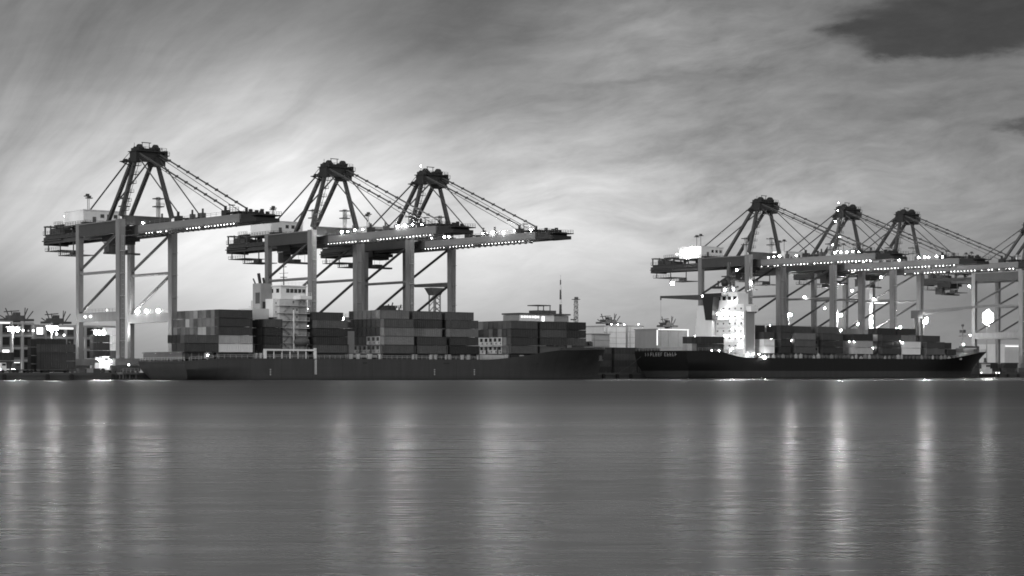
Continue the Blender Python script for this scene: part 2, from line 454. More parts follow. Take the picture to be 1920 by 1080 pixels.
# hatch coamings, lashing posts and clutter under the stacks
DK = 6.6
def hatch(x0, x1, z0=DK - .3, z1=8.45, y0=2.2, y1=25.8, parent=S1):
    m = MB().box(x0, x1, y0, y1, z0, z1 - .35).box(x0 - .2, x1 + .2, y0 - .5, y1 + .5, z1 - .34, z1)
    xx = x0 + .5
    while xx < x1:
        m.box(xx, xx + .18, y0 - .35, y0 - .003, z0, z1 - .36); xx += 1.5
    return m.build('hatch_cover', M['dgrey'], parent)
for a, b_ in ((-.0, 11.9), (12.2, 24.2), (29.4, 35.4), (48, 60), (62, 73), (74.8, 86.8), (88.4, 100.4), (102, 114), (115.6, 127), (128.8, 140.8)): hatch(a + .6, b_ - .3)
def posts(us, y, z0, z1, wdt, mat, name, parent):
    m = MB()
    for x_ in us: m.box(x_, x_ + wdt, y, y + .5, z0, z1)
    return m.build(name, mat, parent)
vents = [(8, .7), (26, .5), (27.6, .5), (61, 1.6), (64.5, .9), (69, 1.2), (73.4, 1.0), (87, 1.5), (94.2, .8), (96, .9), (100.9, 1.8), (107.5, .9), (110, 1.0), (114.6, 1.6), (126.9, 1.2), (133.6, 1.1)]
for x_, w_ in vents:
    m = MB().box(x_, x_ + w_, .9, 1.7, DK - .1, DK + 1.35).box(x_ - .15, x_ + w_ + .15, .8, 1.8, DK + 1.35, DK + 1.6)
    m.build('deck_vent', M['pale'], S1)
m = MB().box(116, 127, 1.2, 2.0, DK - .2, DK + 1.6)
for k in range(6): m.box(116.6 + k * 1.75, 117.6 + k * 1.75, 1.05, 1.2, DK + .2, DK + 1.3)
m.build('deck_locker', M['pale'], S1)
m = MB().box(62.5, 72.5, 1.2, 2.0, DK + .5, DK + 1.3); m.build('walkway_beam', M['grey'], S1)
for a in (11.9, 24.9, 60.6, 73.8, 87.4, 101.0, 114.7, 127.8):      # lashing bridges: end frames
    m = MB()
    for y in (.6, 6.5, 12.8, 19.2, 25.6, 27.1): m.box(a, a + .35, y, y + .35, DK - .2, 11.2)
    m.box(a, a + .35, .6, 27.4, 8.3, 8.6).box(a, a + .35, .6, 27.4, 11.0, 11.2)
    m.build('lashing_bridge', M['dgrey'], S1)
# stern deck clutter
m = MB()
for k, x_ in enumerate((1.2, 3.6, 6.2)):
    m.box(x_, x_ + .3, 2, 2.3, 5.8, 8.4); m.box(x_, x_ + .3, 12, 12.3, 5.8, 8.4); m.box(x_, x_ + .3, 20, 20.3, 5.8, 8.4)
m.box(.9, 1.2, 1.5, 26.5, 8.4, 8.6)
m.build('stern_gantry', M['grey'], S1)
for y in (6.5, 11, 16.5, 21.5, 24):
    m = MB().tube((2.2, y, 5.7), (2.2, y, 6.8), .5, 10).tube((2.2, y, 6.8), (2.2, y, 7.0), .7, 10); m.build('mooring_winch', M['grey'], S1)
m = MB().box(2.8, 9.5, 15, 25, 5.8, 8.2).box(3, 9, 15.5, 24.5, 8.2, 8.35); m.build('stern_house', M['grey'], S1)
for y in (4.5, 9.3, 18.8): bulb(S1, 'deck_lamp', (.8, y, 8.0), .14, 'l_m')
bulb(S1, 'deck_lamp', (8.8, .9, 7.5), .17, 'l_m')
# white gangway frame along the side below the bridge
m = MB().box(28.6, 48.2, .25, .7, 9.0, 9.55).box(28.6, 29.5, .25, .7, 6.3, 9.0).box(47.3, 48.2, .25, .7, 6.3, 9.9)
for k in range(5): m.box(32.2 + k * 3, 32.35 + k * 3, .3, .6, 6.3, 9.0)
m.build('gangway_frame', M['white'], S1)
m = MB().box(31, 46, 1.6, 4, 6.3, 8.6)
m.build('engine_casing', M['dgrey'], S1)
# accommodation
acc = MB().box(36.3, 46.6, 3.4, 20, 6.2, 25.3).build('deckhouse', M['pale'], S1)
for k in range(7):
    z = 9.2 + k * 2.35
    m = MB().box(35.5, 47.3 if k == 6 else 46.9, 2.3, 20.2, z - .12, z + .06)
    m.rail([(35.6, 2.35, z), (46.8, 2.35, z)], 1.05, 1.3, .06)
    m.build('deck_gallery', M['pale'], S1)
    for j in range(4):
        if (k + j) % 4 != 3:
            MB().box(41.2 + j * 1.35, 41.75 + j * 1.35, 3.36, 3.42, z + .8, z + 1.5).build('window', M['glass'], acc)
    for j in range(4): MB().box(36.26, 36.32, 5 + j * 3.6, 5.6 + j * 3.6, z + .8, z + 1.5).build('window', M['glass'], acc)
    st = MB(); sgn = k % 2
    xa, xb = (37.4, 40.2) if sgn else (40.2, 37.4)
    if k < 6:
        for yy in (2.5, 3.2): st.bar((xa, yy, z), (xb, yy, z + 2.35), .1, .25)
        for i in range(8): st.box(xa + (xb - xa) * i / 8 - .12, xa + (xb - xa) * i / 8 + .12, 2.5, 3.2, z + 2.35 * i / 8, z + 2.35 * i / 8 + .05)
        st.build('stair', M['grey'], S1)
MB().box(40.6, 40.95, 2.0, 2.28, 6.4, 22).build('downpipe', M['white'], S1)
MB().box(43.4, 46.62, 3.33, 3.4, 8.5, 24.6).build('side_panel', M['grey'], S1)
tw = MB().box(34.7, 36.28, 4.6, 9.5, 19.6, 25.4).build('stair_tower', M['white'], S1)
for z in (21, 23.8): MB().box(35.6, 35.9, 4.55, 4.62, z, z + .5).build('window', M['glass'], tw)
MB().box(28.7, 34.6, 7, 15.5, 18.6, 22.3).build('funnel_deck', M['pale'], S1)
fn = MB().box(32.9, 37.2, 9, 13.6, 22.3, 30.4).build('funnel', M['grey'], S1)
MB().box(32.85, 32.9, 9.5, 12, 24.0, 27.5).build('louvre', M['black'], fn)
MB().box(33.6, 35.4, 8.93, 9, 22.4, 24.6).build('louvre', M['black'], fn)
m = MB().tube((34, 11, 30.4), (33.4, 11, 33.6), .5, 10).tube((35.2, 10.5, 30.4), (34.8, 10.5, 32.2), .38, 10).bar((33.2, 12.6, 30.4), (32.6, 12.9, 32.0), .4); m.build('exhaust_pipe', M['black'], fn)
br = MB().box(37.2, 46.8, 4, 19, 25.4, 29.4).box(36.8, 47.2, 3.6, 19.4, 29.4, 29.75).box(42, 46.4, .2, 4, 25.3, 26.4).box(42, 46.4, 19, 27.6, 25.3, 26.4).build('bridge', M['white'], S1)
for j in range(5): MB().box(39.2 + j * 1.5, 40.4 + j * 1.5, 3.94, 4.02, 27.4, 28.7).build('window', M['glass'], br)
for j in range(4): MB().box(37.14, 37.22, 5 + j * 3.4, 6.6 + j * 3.4, 27.4, 28.7).build('window', M['glass'], br)
m = MB().rail([(37.3, 4, 29.75), (46.8, 4, 29.75)], 1.0, 1.2, .06).rail([(42.1, .3, 26.4), (46.3, .3, 26.4)], 1.0, 1.0, .06); m.build('bridge_railing', M['white'], S1)
m = MB().tube((43.5, 12, 29.7), (43.5, 12, 37), .22, 8, .1).bar((43.5, 9.5, 34), (43.5, 14.5, 34), .12).box(42.6, 44.4, 11.3, 12.7, 32.6, 32.8).bar((43.5, 10.4, 36), (43.5, 13.6, 36), .2)
m.build('radar_mast', M['dgrey'], S1)
lb = MB().ball((43.6, 2.0, 11.9), 3.0, 1.25, 1.35, 16, 10).box(41.4, 45.8, 1.5, 2.5, 12.6, 13.6).build('lifeboat', M['dgrey'], S1)
m = MB()
for x_ in (41.2, 45.9): m.bar((x_, 3.3, 9.4), (x_, 2.0, 14.4), .3).bar((x_, 2.0, 14.4), (x_, .9, 14.0), .28)
m.build('davit', M['dgrey'], lb)
for z in (12.5, 17, 22.4): bulb(S1, 'deck_lamp', (46.2, 2.2, z), .11, 'l_s')
bulb(S1, 'deck_lamp', (61.4, 5, 19.6), .55, 'l_b')
MB().box(61.2, 61.6, 4.8, 5.2, 6.4, 19.2).bar((61.4, 5, 18.9), (64.5, 5, 18.9), .5).build('lamp_post', M['grey'], S1)
MB().box(61.8, 65.5, 4, 8, 6.4, 15.6).build('deck_crane_house', M['grey'], S1)
for y in (7.5, 11): bulb(S1, 'deck_lamp', (115.3, y, 13.6), .3, 'l_b')
# forward mast and bow gear
m = MB().tube((168, 14, 11.5), (168, 14, 17.5), .25, 8, .12).bar((168, 12.5, 16), (168, 15.5, 16), .14); m.build('foremast', M['grey'], S1)
for k in range(4): MB().box(149 + k * 4.6, 151.2 + k * 4.6, 3.6 + k * .5, 5.4 + k * .5, 9.4, 11.9).build('bow_vent', M['grey'], S1)
m = MB().box(172, 175.5, 10, 18, 11.6, 13.3).tube((173.8, 9.4, 12.9), (173.8, 18.6, 12.9), .7, 10); m.build('windlass', M['dgrey'], S1)
m = MB().box(174.4, 175.4, 5.0, 5.5, 6.6, 8.4).bar((174.0, 5.1, 6.7), (176.0, 5.1, 6.7), .4); m.build('anchor', M['dgrey'], S1)
pl = MB().bar((47.4, -.08, 1.6), (47.4, -.08, 6.4), .09).bar((47.9, -.08, 1.6), (47.9, -.08, 6.4), .09)
for k in range(14): pl.box(47.3, 48.0, -.14, -.03, 1.7 + k * .34, 1.8 + k * .34)
pl.build('pilot_ladder', M['white'], S1)
for ux in (30.5, 95, 112):
    m = MB()
    for k in range(4): m.box(ux, ux + .45, -.05, -.003, 1.4 + k * .55, 1.65 + k * .55)
    m.build('draught_mark', M['pale'], S1)
for ux, w_ in ((66, 1.6), (99, 2.4), (140, 1.2)):
    MB().box(ux, ux + w_, -.06, -.003, 5.1, 5.5).build('mooring_fairlead', M['black'], S1)
G1 = 'containers stacked on the grey ship'
z0 = 8.5
dk = ['c_black', 'c_dark', 'c_dark', 'c_mid', 'c_black']
def rt(*a): return random.choice(a)
# stack 1: low one right at the stern, four rows
cells = {(1, 1): 'c_dark', (2, 1): 'c_mid'}
for r_ in (2, 3, 4): cells[(2, r_)] = 'c_black'
for r_ in (2, 3): cells[(1, r_)] = 'c_dark'
stack('grey', -.2 + .5, .35, z0, '40', cells, 1, G1)
# stack 2: five tiers, pale lower tiers, ends toward the stern
cells = {(1, 1): 'c_white', (2, 1): 'c_light', (3, 1): 'c_dark', (4, 1): 'c_dark', (5, 1): 'c_dark'}
for ti, nr in ((3, 11), (4, 11), (5, 10)):
    for r_ in range(2, nr + 1): cells[(ti, r_)] = rt('c_grey', 'c_grey', 'c_grey', 'c_light', 'c_mid') if r_ < 9 else rt('c_grey', 'c_mid', 'c_mid')  # inner rows paler: the lit look of their ends is put into the tone
for r_ in range(5, 11): cells[(2, r_)] = rt('c_mid', 'c_dark')
stack('grey', 12.3, .35, z0, '40', cells, 2, G1)
# stack 3: short boxes by the funnel
cells = {}
for ti in range(1, 5):
    for r_ in range(1, 5): cells[(ti, r_)] = (rt('c_black', 'c_dark') if r_ > 2 else 'c_mid' if r_ == 2 else ('c_dark', 'c_black', 'c_black', 'c_mid')[ti - 1])
stack('grey', 29.4, .35, z0, '20', cells, 3, G1)
# stack 4: forward of the bridge
cells = {(1, 1): 'c_mid', (2, 1): 'c_black', (3, 1): 'c_black', (4, 1): 'c_mid'}
for ti in range(1, 6):
    for r_ in (2, 3): cells[(ti, r_)] = 'c_dark' if (ti == 5 and r_ == 2) else 'c_black'
stack('grey', 48.2, .35, z0, '40', cells, 4, G1)
# stack 5
cells = {(1, 1): 'c_mid', (2, 1): 'c_grey', (3, 1): 'c_grey', (4, 1): 'c_mid', (5, 2): 'c_grey', (1, 8): ('40r', 'c_light')}
for r_ in range(2, 8): cells[(1, r_)] = ('40r', 'c_light')
for r_ in range(2, 5): cells[(2, r_)] = ('40r', 'c_light')
for r_ in range(5, 9): cells[(2, r_)] = 'c_dark'
for r_ in range(2, 10): cells[(3, r_)] = 'c_black'; cells[(4, r_)] = 'c_black'
for r_ in range(3, 9): cells[(5, r_)] = rt('c_grey', 'c_mid', 'c_grey') if r_ < 8 else 'c_dark'
stack('grey', 74.8, .35, z0, '40h', cells, 5, G1)
# stacks 6, 7
cells = {(1, 1): 'c_mid', (2, 1): 'c_dark', (3, 2): 'c_grey', (4, 2): 'c_dark', (5, 2): 'c_mid', (1, 2): 'c_dark', (2, 2): 'c_dark'}
for ti in range(1, 6):
    for r_ in (3, 4): cells[(ti, r_)] = rt('c_dark', 'c_mid')
stack('grey', 88.5, .35, z0, '40h', cells, 6, G1)
cells = {(1, 1): 'c_black', (2, 1): 'c_dark', (3, 1): 'c_grey', (4, 1): 'c_mid', (5, 2): 'c_mid'}
for ti in range(1, 6):
    for r_ in (2, 3): cells.setdefault((ti, r_), rt('c_dark', 'c_mid', 'c_black'))
stack('grey', 102.2, .35, z0, '40h', cells, 7, G1)
# stack 8 with white refrigerated boxes
cells = {(1, 1): 'c_mid', (2, 1): 'c_dark', (3, 1): 'c_dark', (4, 1): 'c_mid'}
for r_ in range(2, 9):
    cells[(1, r_)] = ('40r', 'c_white'); cells[(2, r_)] = ('40r', 'c_white')
    cells[(3, r_)] = rt('c_mid', 'c_dark', 'c_grey'); cells[(4, r_)] = rt('c_mid', 'c_grey', 'c_mid')
cells[(1, 2)] = cells[(2, 2)] = 'c_grey'
stack('grey', 128.7, .35, z0 + .3, '40h', cells, 8, G1)
cells = {(2, 1): 'c_dark', (3, 1): 'c_mid', (4, 1): 'c_dark', (3, 2): 'c_dark', (4, 2): 'c_dark'}
stack('grey', 142.2, .35, z0 + .3, '40h', cells, 9, G1)
MB().box(142.4, 154.2, 1, 27, 9.0, 11.5).build('hatch_cover', M['dgrey'], S1)
MB().box(155.2, 167, 5, 23, 9.6, 11.6).build('hatch_cover', M['dgrey'], S1)
cells = {(2, 1): 'c_mid', (3, 1): 'c_dark', (4, 1): 'c_black', (3, 2): 'c_dark', (4, 2): 'c_dark'}
stack('grey', 155.2, 4.6, z0 + .4, '40h', cells, 10, G1)

# ------------------------------------------------------------------ ship two: black hull
U2 = 213.4
S2 = thing('container_ship', 'black-hulled container ship with floodlit white bridge house, moored farther along', 'container ship', Wp(U2, 0, 0))
L2, B2 = 200.0, 28.0
dz2 = lambda x: 7.9 + 2.5 * (1 - sm(x, 14, 34)) + 3.4 * sm(x, 150, 190)
hm2 = hull_mesh(L2, B2, dz2, 190.0, stern_x=4.0, tuck=.72, tl=30)
hull2 = hm2.build('hull', M['hull_black'], S2)
for p_ in hull2.data.polygons: p_.use_smooth = True
hull2.data.set_sharp_from_angle(angle=R(32))
rl = MB(); rail_along(rl, hm2.rows, 1, 199, 14)
x, hb, z = hm2.rows[0][-1]
rl.rail([(x + .4, 14 - hb + .4, z), (x + .4, 14 + hb - .4, z)], 1.1, 1.6, .08)
rl.build('railing', M['grey'], S2)
# lettering on the transom: two short words of worn painted strokes
random.seed(5)
yy = 21.8
for word in (7, 5):
    for k in range(word):
        m = MB().box(-.16, -.06, yy - .16, yy, 8.4, 9.75)
        if random.random() < .6: m.box(-.16, -.06, yy - .85, yy - .15, 9.55, 9.75)
        if random.random() < .6: m.box(-.16, -.06, yy - .85, yy - .15, 9.0, 9.18)
        if random.random() < .55: m.box(-.16, -.06, yy - .85, yy - .15, 8.4, 8.58)
        m.box(-.159, -.061, yy - .62, yy - .14, 8.85, 8.99)
        m.build('painted_letter', M['grey'], S2)
        yy -= 1.38
    yy -= .7
D2 = 7.9
def clutter(S, us, y, z0, rnd, mats, n_=1):
    for u in us:
        m = MB(); w_ = rnd.uniform(.5, 1.6); h_ = rnd.uniform(.7, 1.7)
        m.box(u, u + w_, y, y + .8, z0, z0 + h_).box(u + w_ * .3, u + w_ * .6, y + .1, y + .5, z0 + h_, z0 + h_ + .5)
        m.build('deck_fitting', M[rnd.choice(mats)], S)
rnd = random.Random(3)
clutter(S2, [38 + i * 2.6 for i in range(50)], .8, D2 - .1, rnd, ['grey', 'dgrey', 'dgrey', 'pale', 'dark'])
for a, b_ in ((40, 48), (52, 60), (60.6, 73), (78, 92), (96, 107), (113.7, 126), (126.4, 138.8), (142.4, 155), (156.4, 163)):
    hatch(a + .4, b_ - .2, D2 - .3, 9.75, 2.6, 25.4, S2)
G2 = 'containers stacked on the black ship'
zc = 9.8
random.seed(21)
# 1: dark pair at the stern
cells = {(1, 1): 'c_black', (2, 1): 'c_black', (2, 2): 'c_black', (2, 3): 'c_dark', (2, 4): 'c_dark', (1, 4): 'c_light', (1, 3): 'c_light'}
stack('black', U2 + 8.6, .7, 10.5, '40b', cells, 1, G2)
MB().box(8.6, 21, 1, 14, 8, 10.45).build('hatch_cover', M['dgrey'], S2)
cells = {(1, 1): 'c_white', (2, 1): 'c_white', (3, 1): 'c_dark', (1, 2): 'c_light', (2, 2): 'c_light', (3, 2): 'c_dark', (4, 3): 'c_black', (4, 4): 'c_black', (3, 3): 'c_black', (3, 4): 'c_black'}
stack('black', 256.2, .6, zc, '20h', cells, 2, G2)
cells = {(1, 1): 'c_black', (2, 1): 'c_black', (3, 2): 'c_black', (4, 1): 'c_dark', (3, 1): 'c_dark', (1, 2): 'c_black', (2, 2): 'c_dark', (4, 2): 'c_black', (3, 3): 'c_white', (4, 3): 'c_dark', (3, 4): 'c_white'}
stack('black', 265.8, .6, zc, '20h', cells, 3, G2)
cells = {(1, 1): 'c_mid', (2, 1): 'c_mid', (3, 1): 'c_grey', (4, 2): 'c_dark', (1, 2): 'c_black', (2, 2): 'c_black', (3, 2): 'c_light', (1, 3): 'c_black', (2, 3): 'c_black', (4, 3): 'c_dark', (3, 3): 'c_mid'}
stack('black', 274.2, .6, zc, '40b', cells, 4, G2)
cells = {(1, 1): 'c_black', (2, 1): 'c_black', (3, 1): 'c_dark', (4, 2): 'c_mid', (4, 3): 'c_mid', (4, 4): 'c_mid', (3, 2): 'c_mid', (3, 3): 'c_grey', (3, 4): 'c_mid'}
for r_ in (2, 3, 4): cells[(1, r_)] = ('40rb', 'c_light'); cells[(2, r_)] = ('40rb', 'c_grey')
stack('black', 290.6, .6, zc, '40b', cells, 5, G2)
cells = {(1, 1): 'c_light', (2, 1): 'c_light', (3, 1): 'c_black', (1, 2): 'c_light', (2, 2): 'c_light', (1, 3): 'c_light', (2, 3): 'c_light', (3, 2): 'c_dark', (3, 3): 'c_dark'}
stack('black', 309.2, .6, zc, '40b', cells, 6, G2)
cells = {(1, 1): 'c_dark', (2, 1): 'c_black', (3, 1): 'c_dark', (4, 2): 'c_black', (1, 2): 'c_dark', (2, 2): 'c_mid', (3, 2): 'c_light', (1, 3): 'c_dark', (2, 3): 'c_mid', (3, 3): 'c_mid', (4, 3): 'c_black'}
stack('black', 327.2, .6, zc, '40b', cells, 7, G2)
cells = {(1, 1): 'c_white', (2, 1): 'c_white', (3, 2): 'c_grey', (4, 2): 'c_black', (4, 3): 'c_dark'}
stack('black', 339.9, .6, zc, '40b', cells, 8, G2)
cells = {(1, 1): 'c_mid', (2, 1): 'c_dark', (3, 2): 'c_dark', (1, 2): 'c_mid', (2, 2): 'c_mid', (1, 3): 'c_dark', (2, 3): 'c_mid', (3, 3): 'c_mid'}
stack('black', 356.2, .6, zc, '40b', cells, 9, G2)
cells = {(1, 1): 'c_black', (2, 2): 'c_dark', (1, 2): 'c_dark'}
stack('black', 370.0, .6, zc - .2, '20h', cells, 10, G2)
# bridge house: a tall white tower across the beam
x0 = 32.2
tower = MB().box(x0, x0 + 6.2, 1.2, 26.0, 8.0, 28.5).box(x0 + .2, x0 + 6.0, 4.5, 22.5, 28.5, 32.8).build('deckhouse', M['white'], S2)
MB().box(x0 + 1, x0 + 5.8, 1.1, 1.2, 9, 26).build('side_panel', M['grey'], S2)  # grey sheet over the white side: shade of the face turned away, as colour
stp = MB()
for k in range(6): stp.box(x0 - .05 - .003, x0, 26, 27.9 - k * .32, 8 + k * 3.1, 11.1 + k * 3.1)
for k in range(6): stp.box(x0, x0 + 5, 26.003, 27.9 - k * .32, 8 + k * 3.1, 11.08 + k * 3.1)
stp.build('side_wing', M['white'], S2)
br2 = MB().box(x0 + .6, x0 + 5.8, 5.5, 21.5, 32.8, 33.4).box(x0 + 1.5, x0 + 5.5, -1.2, 1.2, 25.6, 26.5).box(x0 + 1.5, x0 + 5.5, -1.2, -.9, 26.5, 27.6).box(x0 + 1.5, x0 + 1.8, -.9, 1.2, 26.5, 27.6).build('bridge_wing', M['white'], S2)
for k in range(6):
    z = 11.2 + k * 2.85
    m = MB().box(x0 - 1.6, x0 - .003, 1.3, 15.0, z - .1, z + .08).rail([(x0 - 1.55, 1.4, z), (x0 - 1.55, 14.9, z)], 1.05, 1.5, .06)
    m.build('deck_gallery', M['white'], S2)
    for j in range(5):
        MB().box(x0 - .05, x0 + .02, 2.2 + j * 3.1, 2.9 + j * 3.1, z + 1.0, z + 1.7).build('window', M['glass'], tower)
for j in range(6): MB().box(x0 + .14, x0 + .21, 5.2 + j * 2.8, 6.9 + j * 2.8, 30.2, 31.6).build('window', M['glass'], tower)
# aft deck lights, at the edges of the galleries (px of the photo give rows and columns)
def s2lamp(y, z, r=.3, key='l_d', x=x0 - 1.9): return bulb(S2, 'deck_lamp', (x, y, z), r, key)
for y, z, r in ((13.2, 24.9, .34), (9.6, 24.9, .34), (10.2, 25.9, .3), (3.4, 24.8, .34), (6.0, 22.0, .34), (1.6, 22.2, .34), (5.4, 19.0, .36), (2.0, 19.0, .36), (9.4, 16.4, .36), (6.0, 16.4, .3), (3.2, 16.2, .36), (8.4, 29.6, .38), (2.0, 29.9, .34), (-.6, 30.0, .34)):
    if z > 28.6: s2lamp(max(4.8, y), z, r, x=x0 - .5)
    elif z > 24: s2lamp(y, z, r, 'l_m')
    else: s2lamp(y, z, r)
for y, z in ((2.6, 12.9), (.9, 12.9), (-.2, 16.2)): s2lamp(max(.6, y), z, .3, x=x0 - 1)
s2lamp(28.1, 16.6, .34, x=x0 + 1)
for k, y in enumerate((3, 6, 8.5, 13, 16)): bulb(S2, 'deck_lamp', (x0 - 4.5 - (k % 2) * 3, y, 11.4), .22, 'l_m')
for x_, z in ((14, 10.5), (18, 10.6), (24, 10.6), (34, 9.4), (37, 9.4), (40, 9.4)): bulb(S2, 'deck_lamp', (x_, .5, z), .2, 'l_m')
bulb(S2, 'deck_lamp', (42.6, -.1, 8.0), .42, 'l_b')
for y in (7.5, 12.0): bulb(S2, 'deck_lamp', (x0 + 1.0, y, 34.3), .36, 'l_h')  # two roof lamps added for the streak they throw on the water
for u_ in (308.6, 339.3): bulb(S2, 'deck_lamp', (u_ - U2 - .3, -.4, 14.6), .16, 'l_m')
lr = random.Random(17)
for x_ in (49.5, 60.4, 73.6, 95.6, 107.6, 113.0, 126.2, 139.2, 155.6): bulb(S2, 'deck_lamp', (x_, lr.uniform(1.2, 5), lr.uniform(9.6, 16.5)), lr.uniform(.1, .17), 'l_m')  # small lamps added at random spots to light the gaps between stacks
# stern provision crane: white seat, black housing, long jib
cr = MB((0, 1.7, 0)).box(29.7, 31.7, 17.4, 19.4, 8.2, 22.6).build('crane_pedestal', M['white'], S2)
m = MB((0, 1.7, 0)); m._add([(29.0, 16.6, 22.6), (31.8, 16.6, 22.6), (31.8, 20.2, 22.6), (29.0, 20.2, 22.6), (28.4, 15.4, 31.6), (32.1, 15.4, 31.6), (32.1, 21.4, 31.6), (28.4, 21.4, 31.6)],
                 [(0, 3, 2, 1), (4, 5, 6, 7), (0, 1, 5, 4), (1, 2, 6, 5), (2, 3, 7, 6), (3, 0, 4, 7)])
m.box(28.4, 32.1, 11.0, 21.0, 31.6, 32.9)
hs = m.build('crane_housing', M['black'], S2)
jb = MB((0, 1.7, 0)).bar((30.5, 20.6, 31.4), (30.5, 46.6, 32.4), 1.2, 2.3, .45).bar((30.5, 24.0, 31.4), (30.5, 20.7, 28.5), .18).bar((30.5, 22.2, 31.4), (30.5, 20.7, 30), .14).bar((30.5, 21.2, 29), (30.5, 23.8, 31.2), .14)
jb = jb.build('crane_jib', M['dark'], S2)
MB((0, 1.7, 0)).tube((30.5, 46.4, 13), (30.5, 46.4, 32.4), .04, 6).box(30.3, 30.7, 46.2, 46.6, 31.2, 32.0).build('hoist_cable', M['rope'], jb)
bulb(S2, 'deck_lamp', (28.6, 19.7, 32.0), .32, 'l_d')
m = MB().box(x0 + 1, x0 + 5, 8.6, 20, 35.0, 35.8).box(x0 + 2, x0 + 4, 13.2, 15.2, 33.4, 35.0).tube((x0 + 3, 17.6, 35.8), (x0 + 3, 17.6, 38), .3, 8).tube((x0 + 3, 11, 35.8), (x0 + 3, 11, 37.4), .25, 8).tube((x0 + 3, 9.3, 35.8), (x0 + 3, 9.3, 38.4), .2, 8)
m.ball((x0 + 3, 14, 37), 1.5, 1.5, 1.6, 12, 8)
m.build('radar_platform', M['black'], S2)
m = MB().tube((x0 + 4, 13, 36.5), (x0 + 4, 13, 45), .9, 10, .7).box(x0 + 2.6, x0 + 5.4, 10.5, 15.5, 39.4, 39.8); m.build('radar_mast', M['dark'], S2)
m = MB().bar((x0 + 5, 4.0, 33.4), (x0 + 5, .4, 35.2), .25).box(x0 + 4.6, x0 + 5.4, -1.0, 3, 33.9, 34.1); m.build('antenna_arm', M['dgrey'], S2)
# forward deck crane
pc = MB().tube((153, 14, 8), (153, 14, 25.5), 1.1, 12).box(151.4, 154.6, 12.2, 15.8, 25.5, 28.8).build('crane_pedestal', M['dgrey'], S2)
jb = MB().bar((154, 13.5, 28.2), (180, -9, 31.2), .8, 1.4, .5).bar((156, 12, 27.2), (168, 1.4, 29.2), .3).bar((154, 13.5, 26.5), (157.5, 10.6, 28.2), .3)
jb.build('crane_jib', M['grey'], S2)
bulb(S2, 'deck_lamp', (156.2, 11.2, 25.2), .5, 'l_b')
m = MB().tube((184.9, 14, 10.5), (184.9, 14, 22.5), .3, 8, .16).bar((184.9, 12, 18.3), (184.9, 16, 18.3), .3).box(184, 185.8, 13, 15, 19.6, 21.0).bar((184.9, 13, 15.6), (184.9, 15, 15.6), .25).box(184.5, 185.3, 13.6, 14.4, 22.5, 23.4)
m.build('foremast', M['dark'], S2)
bulb(S2, 'deck_lamp', (184.4, 13.2, 14.6), .3, 'l_b'); bulb(S2, 'deck_lamp', (187.6, 12, 18.6), .2, 'l_m')
for x_ in (190, 192.4): bulb(S2, 'deck_lamp', (x_, 13, 12.4), .26, 'l_b')
m = MB().box(186, 190, 9, 19, 11.2, 12.6).tube((188, 8.4, 12.4), (188, 19.6, 12.4), .8, 10); m.build('windlass', M['dgrey'], S2)
m = MB().box(189.5, 190.5, 5.6, 6.2, 7.0, 8.6).bar((189, 5.8, 7.0), (191, 5.8, 7.0), .4); m.build('anchor', M['dgrey'], S2)
for (x_, y, z, key, r) in ((55.5, 9, 20.5, 'l_b', .34), (56.6, 5, 18.9, 'l_b', .34), (97, 12, 19.5, 'l_m', .4), (99, 10, 19.5, 'l_m', .36), (131, 10, 18.8, 'l_m', .3), (139.5, 14, 20.5, 'l_m', .5), (142, 14, 21.5, 'l_m', .4)):
    p_ = MB().box(x_ - .15, x_ + .15, y - .15, y + .15, 8, z - r).build('lamp_post', M['dgrey'], S2); bulb(p_, 'deck_lamp', (x_, y, z), r, key)

